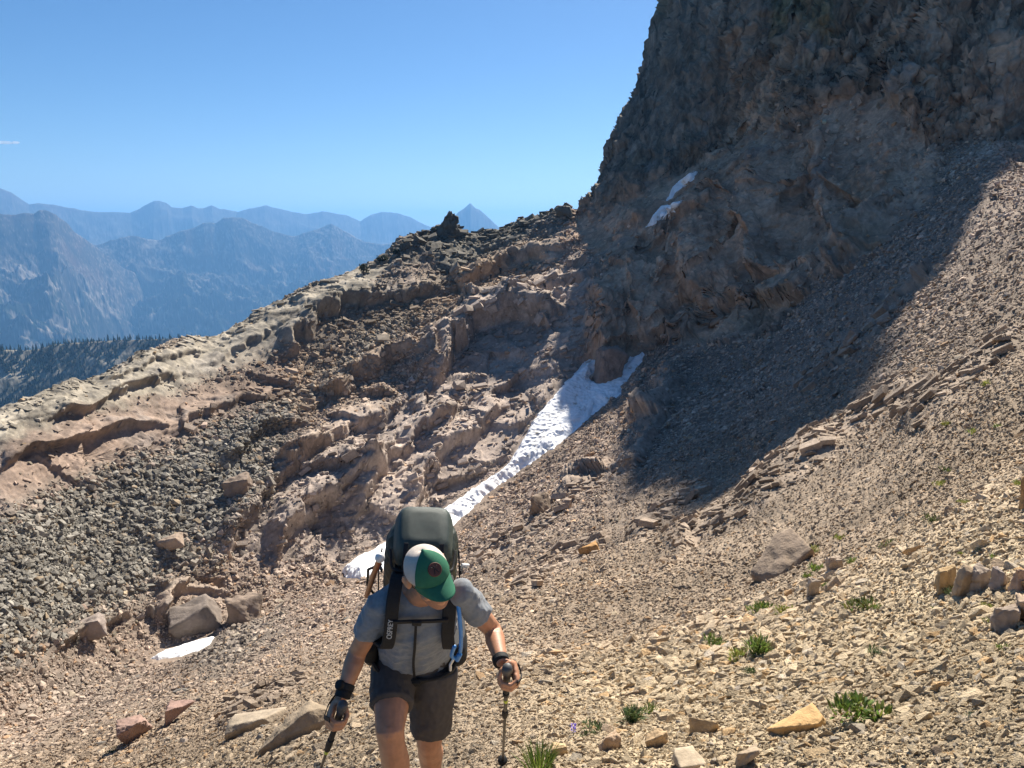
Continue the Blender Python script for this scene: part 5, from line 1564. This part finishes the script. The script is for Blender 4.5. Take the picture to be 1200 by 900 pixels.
# ---- shirt
def cloth_wr(a1, f1, a2, f2, axis):
    axis = np.array(axis[:])
    def fn(V):
        A = V - (V @ axis)[:, None] * axis * 0.55
        return np.maximum(-0.004, a1 * (fbm(A * f1, 3, off=410, ridge=True) - 0.3) + a2 * fbm(V * f2, 3, off=415) + 0.006 * fbm(V * 5, 2, off=417)).astype(np.float32)
    return fn
S_ = Blob()
shirt = [(0.07, 0.172, 0.140, 0.008), (0.20, 0.160, 0.138, 0.012), (0.40, 0.154, 0.130, 0.016), (0.65, 0.162, 0.132, 0.012), (0.85, 0.160, 0.108, -0.005), (0.95, 0.118, 0.084, -0.014)]
S_.loft([sec(*q) for q in shirt], 28, 0.25, 2.3)
for Sx, Ex in ((SH_R, EL_R), (SH_L, EL_L)):
    S_.ball(Sx, RV * 0.060, TUP * 0.060, TFW * 0.060)
    S_.tube([Sx, Sx.lerp(Ex, 0.32), Sx.lerp(Ex, 0.58)], [0.060, 0.056, 0.058], 18, 0.15)
keep(S_.build('shirt', M_SHIRT, None, 0.006, 5, cloth_wr(0.015, 9, 0.008, 24, (TUP * 0.5 + RV2 * 0.8).normalized())), person)
# ---- shorts
S_ = Blob()
S_.loft([(HIP + TUP * 0.17, HPV * 0.160, TFW * 0.130), (HIP + TUP * 0.11, HPV * 0.168, TFW * 0.134), (HIP + TUP * 0.05, HPV * 0.180, TFW * 0.146), (HIP - TUP * 0.04, HPV * 0.184, TFW * 0.146), (HIP - TUP * 0.13 , HPV * 0.165, TFW * 0.120)], 24, 0.4, 2.3)
S_.tube([HP_R, HP_R.lerp(KN_R, 0.35), HP_R.lerp(KN_R, 0.62)], [0.102, 0.099, 0.094], 20, 0.12)
S_.tube([HP_L, HP_L.lerp(KN_L, 0.4), HP_L.lerp(KN_L, 0.83)], [0.106, 0.104, 0.097], 20, 0.12)
keep(S_.build('shorts', M_SHORTS, None, 0.006, 5, cloth_wr(0.008, 10, 0.004, 30, Vector((0.3, 0.5, -0.8)).normalized())), person)
# ---- boots
for A_, K_ in ((AN_R, KN_R), (AN_L, KN_L)):
    S_ = Blob()
    S_.tube([A_ + Vector((0, 0.02, 0.06)), A_ + Vector((0, 0.02, -0.02))], [0.052, 0.055], 14, 0.4)
    S_.loft([(A_ + Vector((0, 0.05, -0.055)), RIGHT * 0.040, Vector((0, 0, 0.035))), (A_ + Vector((0, -0.03, -0.05)), RIGHT * 0.048, Vector((0, 0, 0.042))), (A_ + Vector((0, -0.16, -0.065)), RIGHT * 0.045, Vector((0, 0, 0.028)))], 14, 0.9)
    keep(S_.build('boot', M_BOOT, None, 0.007, 3), person)
# ---- watch on his right wrist
S_ = Blob()
fr = (WR_R - EL_R).normalized()
pw = WR_R - fr * 0.030
S_.tube([pw - fr * 0.011, pw + fr * 0.011], [0.0375, 0.0365], 20, 0.2)
wn_ = (ITO * 0.8 - RIGHT * 0.55).normalized(); wn_ = (wn_ - fr * wn_.dot(fr)).normalized()
S_.tube([pw + wn_ * 0.030, pw + wn_ * 0.045], [0.021, 0.020], 18, 0.25)
keep(S_.build('watch', M_BLACK, None, 0.003, 1), person)

# ---- cap
def cap_pt(th, ph, k=1.0):
    """th around (0 = right side, 90 deg = front), ph up from the rim"""
    x = 0.079 * math.cos(th) * math.cos(ph); y = 0.101 * math.sin(th) * math.cos(ph) - 0.010
    z = 0.106 * math.sin(ph) ** 0.92 + 0.020 + 0.010 * math.sin(th)
    return hd(x * k, y * k, z * (1 + (k - 1) * 0.9))
def cap_shell(t0, t1, k, n=40, m=16, phmax=PI / 2):
    V = []; F = []
    for j in range(m + 1):
        ph = phmax * j / m
        for i in range(n + 1):
            V.append(cap_pt(t0 + (t1 - t0) * i / n, ph, k))
    for j in range(m):
        for i in range(n):
            a = j * (n + 1) + i
            F.append((a, a + 1, a + n + 2, a + n + 1))
    return V, F
def solid(o, th):
    md = o.modifiers.new('thick', 'SOLIDIFY'); md.thickness = th; md.offset = 0
    return o
V, F = cap_shell(R(148), R(392), 1.0)
cap = keep(solid(mesh_obj('cap', V, F, M_CAPW, smooth=True), 0.003), person)
V, F = cap_shell(R(28), R(152), 1.022)
solid(mesh_obj('front_panel', V, F, M_CAPG, cap, True), 0.003)
V = []; F = []; n = 24; m = 10
for j in range(m + 1):
    for i in range(n + 1):
        th = R(22) + R(136) * i / n
        b_ = cap_pt(th, 0.02, 1.0) - HEAD
        x, y, z = b_.dot(HRT), b_.dot(HFW), b_.dot(HUP)
        u = (i / n - 0.5) * 2
        L = 0.066 * (1 - abs(u) ** 3.2) * j / m
        y2 = y + L * (1 - 0.15 * u * u); x2 = x * (1 - 0.10 * j / m)
        z2 = z - 0.026 * (u * u) * (0.3 + 0.7 * j / m) - 0.020 * j / m + 0.004
        V.append(hd(x2, y2, z2))
for j in range(m):
    for i in range(n):
        a = j * (n + 1) + i
        F.append((a, a + 1, a + n + 2, a + n + 1))
solid(mesh_obj('brim', V, F, M_CAPG, cap, True), 0.004)
S_ = Blob(); S_.ball(cap_pt(0, PI / 2, 1.02), HRT * 0.007, HFW * 0.007, HUP * 0.005, 10); S_.raw('button', M_CAPG, cap)
# round leather patch with a small dark figure
pc = cap_pt(R(90), R(38), 1.045)
pn = (cap_pt(R(90), R(38), 1.2) - cap_pt(R(90), R(38), 1.0)).normalized()
px_ = (HRT - pn * HRT.dot(pn)).normalized(); py_ = pn.cross(px_)
if py_.dot(HUP) < 0: py_ = -py_
def disc(c, r, h, seg=28):
    V = []; F = []
    for k, (rr_, hh) in enumerate(((r, -h), (r, 0.3 * h), (r * 0.94, h), (0.001, h))):
        for i in range(seg):
            t = 2 * PI * i / seg
            V.append(c + px_ * rr_ * math.cos(t) + py_ * rr_ * math.sin(t) + pn * hh)
    for k in range(3):
        for i in range(seg): F.append((k * seg + i, k * seg + (i + 1) % seg, (k + 1) * seg + (i + 1) % seg, (k + 1) * seg + i))
    return V, F
V, F = disc(pc, 0.026, 0.004); emb = mesh_obj('emblem', V, F, M_PATCH, cap, False)
S_ = Blob()
q = pc + pn * 0.004
for pts in (((-0.008, -0.014), (-0.002, 0.002)), ((0.008, -0.014), (0.002, 0.002)), ((0, 0), (0, 0.012)), ((-0.011, 0.010), (0, 0.004), (0.011, 0.012))):
    S_.tube([q + px_ * a + py_ * b for a, b in pts], 0.0022, 8)
S_.raw('emblem_mark', M_PATCHM, cap)

# ------------------------------------------------------------------ backpack
TBK = -TFW
pack = empty('backpack', HIP + TBK * 0.2)
tag(pack, 'large dark green hiking backpack with black straps on the hiker\'s back', 'backpack')
def pk(w, d, h):                                            # pack frame: along the shoulders, backwards, up the back
    return HIP + RV2 * w + TBK * d + TUP * h
S_ = Blob()
S_.loft([(pk(0, 0.22, -0.02), RV2 * 0.135, TBK * 0.095), (pk(0, 0.235, 0.12), RV2 * 0.152, TBK * 0.115), (pk(0, 0.24, 0.34), RV2 * 0.158, TBK * 0.120), (pk(0, 0.235, 0.52), RV2 * 0.150, TBK * 0.112), (pk(0, 0.23, 0.60), RV2 * 0.138, TBK * 0.10)], 28, 0.5, 3.2)
pk_main = keep(S_.build('main_bag', M_PACKG, None, 0.008, 5, lambda V: 0.008 * fbm(V * 14, 3, off=420, ridge=True)), pack)
S_ = Blob()
S_.loft([(pk(0, 0.205, 0.60), RV2 * 0.116, TBK * 0.120), (pk(0, 0.21, 0.63), RV2 * 0.122, TBK * 0.130), (pk(0, 0.22, 0.675), RV2 * 0.110, TBK * 0.118), (pk(0, 0.225, 0.695), RV2 * 0.100, TBK * 0.10)], 28, 0.2, 5.0)
lid = keep(S_.build('lid', M_PACKL, None, 0.007, 5, lambda V: 0.003 * fbm(V * 9, 2, off=425)), pack)
def band(name, pts, w, th, mat, parent, wv=None):
    """a flat strap through points; wv = width direction"""
    V = []; F = []
    pts = [Vector(p) for p in pts]
    # resample smoothly
    A = np.array([p[:] for p in pts]); t = np.arange(len(A), dtype=float)
    tq_ = np.linspace(0, len(A) - 1, (len(A) - 1) * 6 + 1)
    A = pchip(t, A, tq_)
    pts = [Vector(a) for a in A]
    for k, p in enumerate(pts):
        d = (pts[min(k + 1, len(pts) - 1)] - pts[max(k - 1, 0)]).normalized()
        u = Vector(wv) if wv is not None else RV2
        u = (u - d * u.dot(d)).normalized(); n = d.cross(u)
        for a, b in ((-1, -1), (1, -1), (1, 1), (-1, 1)): V.append(p + u * a * w / 2 + n * b * th / 2)
    for k in range(len(pts) - 1):
        for i in range(4):
            F.append((k * 4 + i, k * 4 + (i + 1) % 4, k * 4 + 4 + (i + 1) % 4, k * 4 + 4 + i))
    F.append((3, 2, 1, 0)); e = (len(pts) - 1) * 4; F.append((e, e + 1, e + 2, e + 3))
    o = mesh_obj(name, V, F, mat)
    md = o.modifiers.new('b', 'BEVEL'); md.width = min(th, w) * 0.3; md.segments = 2
    return keep(o, parent)
def ch(w, h, f):                                            # chest frame: across, up from the hips, out in front of the spine line
    return HIP.lerp(NECK, h) + RV2 * w + TFW * f
band('lid_seam', [pk(-0.132, 0.16, 0.628), pk(-0.118, 0.074, 0.630), pk(-0.06, 0.056, 0.636), pk(0.06, 0.056, 0.636), pk(0.118, 0.074, 0.630), pk(0.132, 0.16, 0.628)], 0.018, 0.010, M_BLACK, pack, TUP)
for sx in (-1, 1):
    band('shoulder_strap', [pk(sx * 0.085, 0.13, 0.50), ch(sx * 0.098, 1.06, -0.03), ch(sx * 0.110, 1.0, 0.075), ch(sx * 0.112, 0.90, 0.108), ch(sx * 0.115, 0.78, 0.134), ch(sx * 0.128, 0.64, 0.146), ch(sx * 0.175, 0.50, 0.06), ch(sx * 0.18, 0.36, -0.08)], 0.052, 0.018, M_BLACK, pack)
    band('load_lifter_strap', [ch(sx * 0.10, 1.03, 0.01), pk(sx * 0.10, 0.13, 0.60)], 0.02, 0.005, M_BLACK, pack)
    band('side_strap', [pk(sx * 0.172, 0.12, 0.20), pk(sx * 0.180, 0.22, 0.28), pk(sx * 0.172, 0.33, 0.32)], 0.018, 0.006, M_BLACK, pack, TUP)
    band('compression_strap', [pk(sx * 0.160, 0.10, 0.56), pk(sx * 0.178, 0.18, 0.46), pk(sx * 0.182, 0.24, 0.36)], 0.016, 0.006, M_BLACK, pack, TBK)
    S_ = Blob(); S_.loft([(ch(sx * 0.190, 0.06, 0.02), RV2 * 0.030, TFW * 0.075), (ch(sx * 0.198, 0.14, 0.02), RV2 * 0.036, TFW * 0.082), (ch(sx * 0.192, 0.25, 0.01), RV2 * 0.028, TFW * 0.07)], 18, 0.5, 3)
    keep(S_.build('belt_pocket', M_BLACK, None, 0.006, 3), pack)
band('hip_belt', [pk(-0.175, 0.1, 0.05), ch(-0.198, 0.10, 0.0), ch(-0.17, 0.10, 0.115), ch(-0.09, 0.075, 0.158), ch(0, 0.065, 0.166), ch(0.09, 0.075, 0.158), ch(0.17, 0.10, 0.115), ch(0.198, 0.12, 0.0), pk(0.175, 0.1, 0.05)], 0.048, 0.014, M_BLACK, pack, TUP)
band('belt_strap_end', [ch(0.095, 0.02, 0.168), ch(0.105, -0.10, 0.175), ch(0.10, -0.24, 0.15)], 0.028, 0.005, M_BLACK, pack)
band('belt_strap_end', [ch(-0.03, 0.02, 0.172), ch(-0.035, -0.08, 0.178), ch(-0.03, -0.16, 0.17)], 0.022, 0.005, M_BLACK, pack)
band('sternum_strap', [ch(-0.105, 0.915, 0.116), ch(-0.04, 0.915, 0.112), ch(0.03, 0.925, 0.112), ch(0.11, 0.945, 0.112)], 0.022, 0.010, M_BLACK, pack, TUP)
band('sternum_strap_end', [ch(-0.015, 0.91, 0.116), ch(-0.012, 0.66, 0.155), ch(-0.01, 0.40, 0.162), ch(0.0, 0.17, 0.164)], 0.011, 0.005, M_BLACK, pack)
def buckle(name, c, w, h, mat, parent):
    S_ = Blob(); S_.loft([(c - TUP * h / 2, RV2 * w / 2, TFW * 0.007), (c + TUP * h / 2, RV2 * w / 2, TFW * 0.007)], 16, 0.3, 4)
    return keep(S_.raw(name, mat), parent)
buckle('buckle', ch(-0.012, 0.918, 0.118), 0.038, 0.028, M_BLACK, pack)
buckle('buckle', ch(0.0, 0.066, 0.172), 0.06, 0.04, M_BLACK, pack)
S_ = Blob(); S_.loft([(pk(0, 0.130, 0.40), RV2 * 0.125, TBK * 0.03), (pk(0, 0.125, 0.50), RV2 * 0.120, TBK * 0.035), (pk(0, 0.125, 0.575), RV2 * 0.100, TBK * 0.03)], 24, 0.4, 3.5)
keep(S_.build('front_pocket', M_PACKG, None, 0.007, 4, lambda V: 0.005 * fbm(V * 16, 3, off=428, ridge=True)), pack)
for sx in (-1, 1):
    band('lid_strap', [pk(sx * 0.070, 0.14, 0.722), pk(sx * 0.073, 0.088, 0.70), pk(sx * 0.078, 0.056, 0.62), pk(sx * 0.085, 0.075, 0.50)], 0.018, 0.005, M_BLACK, pack)
    buckle('buckle', pk(sx * 0.081, 0.054, 0.585), 0.030, 0.022, M_BLACK, pack)
# water hose clipped along the left shoulder strap
S_ = Blob()
hp = [pk(0.09, 0.10, 0.56), ch(0.135, 1.05, 0.05), ch(0.152, 0.97, 0.098), ch(0.166, 0.82, 0.130), ch(0.176, 0.62, 0.146), ch(0.174, 0.54, 0.150), ch(0.158, 0.50, 0.158), ch(0.142, 0.56, 0.160), ch(0.146, 0.70, 0.158)]
A = pchip(np.arange(len(hp), dtype=float), np.array([p[:] for p in hp]), np.linspace(0, len(hp) - 1, 49))
S_.tube([Vector(a) for a in A], 0.0085, 10)
keep(S_.raw('drinking_hose', M_HOSE), pack)
S_ = Blob(); S_.tube([ch(0.174, 0.55, 0.156), ch(0.170, 0.48, 0.160)], [0.012, 0.010], 10); keep(S_.raw('bite_valve', M_HOSE), pack)
S_ = Blob(); S_.tube([ch(0.155, 0.50, 0.158), ch(0.145, 0.38, 0.158), ch(0.152, 0.24, 0.15)], 0.006, 8); keep(S_.raw('hose_end', M_WHITE), pack)
# maker's lettering on the right shoulder strap
def lettering(txt, origin, along, up_, size, depth, mat, parent):
    cu = bpy.data.curves.new('lettering', 'FONT'); cu.body = txt; cu.size = size; cu.extrude = depth; cu.align_x = 'CENTER'; cu.align_y = 'CENTER'
    t = bpy.data.objects.new('lettering_raw', cu); COL.objects.link(t)
    dg = bpy.context.evaluated_depsgraph_get(); dg.update()
    me = bpy.data.meshes.new_from_object(t.evaluated_get(dg)); bpy.data.objects.remove(t)
    me.materials.clear(); me.materials.append(mat)
    x = Vector(along).normalized(); z = x.cross(Vector(up_)).normalized(); y = z.cross(x)
    me.transform(Matrix(((x.x, y.x, z.x, origin[0]), (x.y, y.y, z.y, origin[1]), (x.z, y.z, z.z, origin[2]), (0, 0, 0, 1))))
    o = bpy.data.objects.new('lettering', me); COL.objects.link(o)
    return keep(o, parent)
al_ = ch(-0.1115, 0.92, 0.102) - ch(-0.1145, 0.79, 0.132)
lettering('OSPREY', ch(-0.1135, 0.855, 0.1295), al_, -RV2, 0.030, 0.0015, M_LETTER, pack)
# loops on the pack's side
S_ = Blob(); S_.tube([pk(-0.17, 0.2, 0.42), pk(-0.225, 0.22, 0.33), pk(-0.23, 0.22, 0.18), pk(-0.175, 0.2, 0.06)], 0.006, 8); keep(S_.raw('cord_loop', M_BLACK), pack)
S_ = Blob(); S_.tube([pk(0.168, 0.14, 0.55), pk(0.195, 0.15, 0.53), pk(0.195, 0.16, 0.49), pk(0.17, 0.17, 0.48)], 0.006, 8); keep(S_.raw('ring', M_WHITE), pack)
# the orange shaft carried on the pack's side
shaft = empty('ice_axe', pk(-0.2, 0.16, 0.1))
tag(shaft, 'orange shaft with white rounded end strapped to the side of the backpack', 'ice axe')
S_ = Blob(); S_.tube([pk(-0.172, 0.10, 0.655), pk(-0.195, 0.11, 0.5), pk(-0.225, 0.13, 0.26)], [0.012, 0.012, 0.011], 12); keep(S_.raw('shaft', M_ORANGE), shaft)
S_ = Blob(); S_.ball(pk(-0.170, 0.098, 0.675), RV2 * 0.020, TBK * 0.020, TUP * 0.026, 14); keep(S_.raw('end_cap', M_WHITE), shaft)

# ------------------------------------------------------------------ trekking poles
def pole(G, tip, wrist, label, side):
    g = (tip - G).normalized(); L = (tip - G).length
    root = empty('trekking_pole', tip)
    tag(root, label, 'trekking pole', 'trekking poles')
    def T(name, pts, rad, mat, seg=14, cap=0.3):
        S_ = Blob(); S_.tube(pts, rad, seg, cap); return keep(S_.raw(name, mat), root)
    T('grip', [G - g * 0.075, G - g * 0.05, G - g * 0.02, G + g * 0.03, G + g * 0.07, G + g * 0.085], [0.017, 0.0165, 0.0150, 0.0145, 0.016, 0.0135], M_GREYP)
    T('grip_top', [G - g * 0.094, G - g * 0.070], [0.020, 0.0215], M_GREYP, 16, 0.7)
    T('lower_grip', [G + g * 0.086, G + g * 0.17, G + g * 0.18], [0.0125, 0.0125, 0.010], M_BLACK)
    T('upper_shaft', [G + g * 0.15, G + g * min(0.52, L * 0.5)], [0.0088, 0.0088], M_ALU)
    k = min(0.47, L * 0.46)
    T('lower_shaft', [G + g * k, tip - g * 0.06], [0.0070, 0.0065], M_ALU)
    T('lock', [G + g * (k - 0.05), G + g * (k - 0.02), G + g * (k + 0.03)], [0.0125, 0.015, 0.012], M_BLACK)
    T('lock', [G + g * 0.185, G + g * 0.215], [0.0145, 0.0130], M_BLACK)
    T('print', [G + g * 0.27, G + g * 0.30], [0.0094, 0.0094], M_LIME, 14, 0.1)
    T('basket', [tip - g * 0.068, tip - g * 0.056], [0.024, 0.026], M_BLACK, 18, 0.3)
    T('tip', [tip - g * 0.06, tip + g * 0.012], [0.006, 0.003], M_GREYP, 10)
    return root
for G, tip, W, E, lab, sd_ in ((G_R, TIP_R, WR_R, EL_R, 'trekking pole in the hiker\'s hand on the left of the picture, beside the slab', 1), (G_L, TIP_L, WR_L, EL_L, 'trekking pole planted in scree on the hiker\'s uphill side, right of him', -1)):
    root = pole(G, tip, W, lab, sd_)
    f = (W - E).normalized(); g = (tip - G).normalized()
    c = (f - g * f.dot(g)).normalized(); n = c.cross(g)
    if n.x * sd_ < 0: n = -n
    S_ = Blob(); S_.tube([W - f * 0.014, W + f * 0.010], [0.0345, 0.034], 20, 0.15)
    keep(S_.build('wrist_strap', M_BLACK, None, 0.003, 1), root)
    band('strap_band', [W - n * 0.026 + f * 0.0, G - n * 0.056 - c * 0.03 , G - n * 0.056 + c * 0.012, G - n * 0.030 + c * 0.050 - g * 0.045], 0.020, 0.004, M_BLACK, root, g)
print('hiker', round(time.time() - T_START, 1), 's')
walker(575, 328, 8.5, 'tiny dark-clothed walker far up the slope, the lower of two', 0.12)
walker(586, 321, 9.5, 'tiny dark-clothed walker far up the slope, the upper of two', -0.1)

# ------------------------------------------------------------------ a wisp of cloud, far outside the haze
def cloud():
    c = at(4, 167, 46 * KM)
    m = bpy.data.materials.new('cloud_wisp'); m.use_nodes = True
    nt = m.node_tree; nt.nodes.remove(nt.nodes['Principled BSDF'])
    pv = nt.nodes.new('ShaderNodeVolumePrincipled'); pv.inputs['Density'].default_value = 0.0022; pv.inputs['Color'].default_value = (1, 1, 1, 1)
    nt.links.new(pv.outputs[0], nt.nodes['Material Output'].inputs['Volume'])
    B = Blob()
    u = 46 * KM / FPX
    rg = np.random.default_rng(8)
    for i in range(9):
        x = (-14 + 3.4 * i) * u
        B.ball(c + Vector((x, rg.uniform(-3, 3) * u, rg.uniform(-0.6, 0.6) * u)), Vector((3.4 * u, 0, 0)), Vector((0, 4 * u, 0)), Vector((0, 0, (1.7 - abs(i - 5) * 0.22) * u)), 12)
    o = B.build('cloud', m, None, 25.0, 4)
    tag(o, 'thin white wisp of cloud', kind='structure')
cloud()
print('done', round(time.time() - T_START, 1), 's')
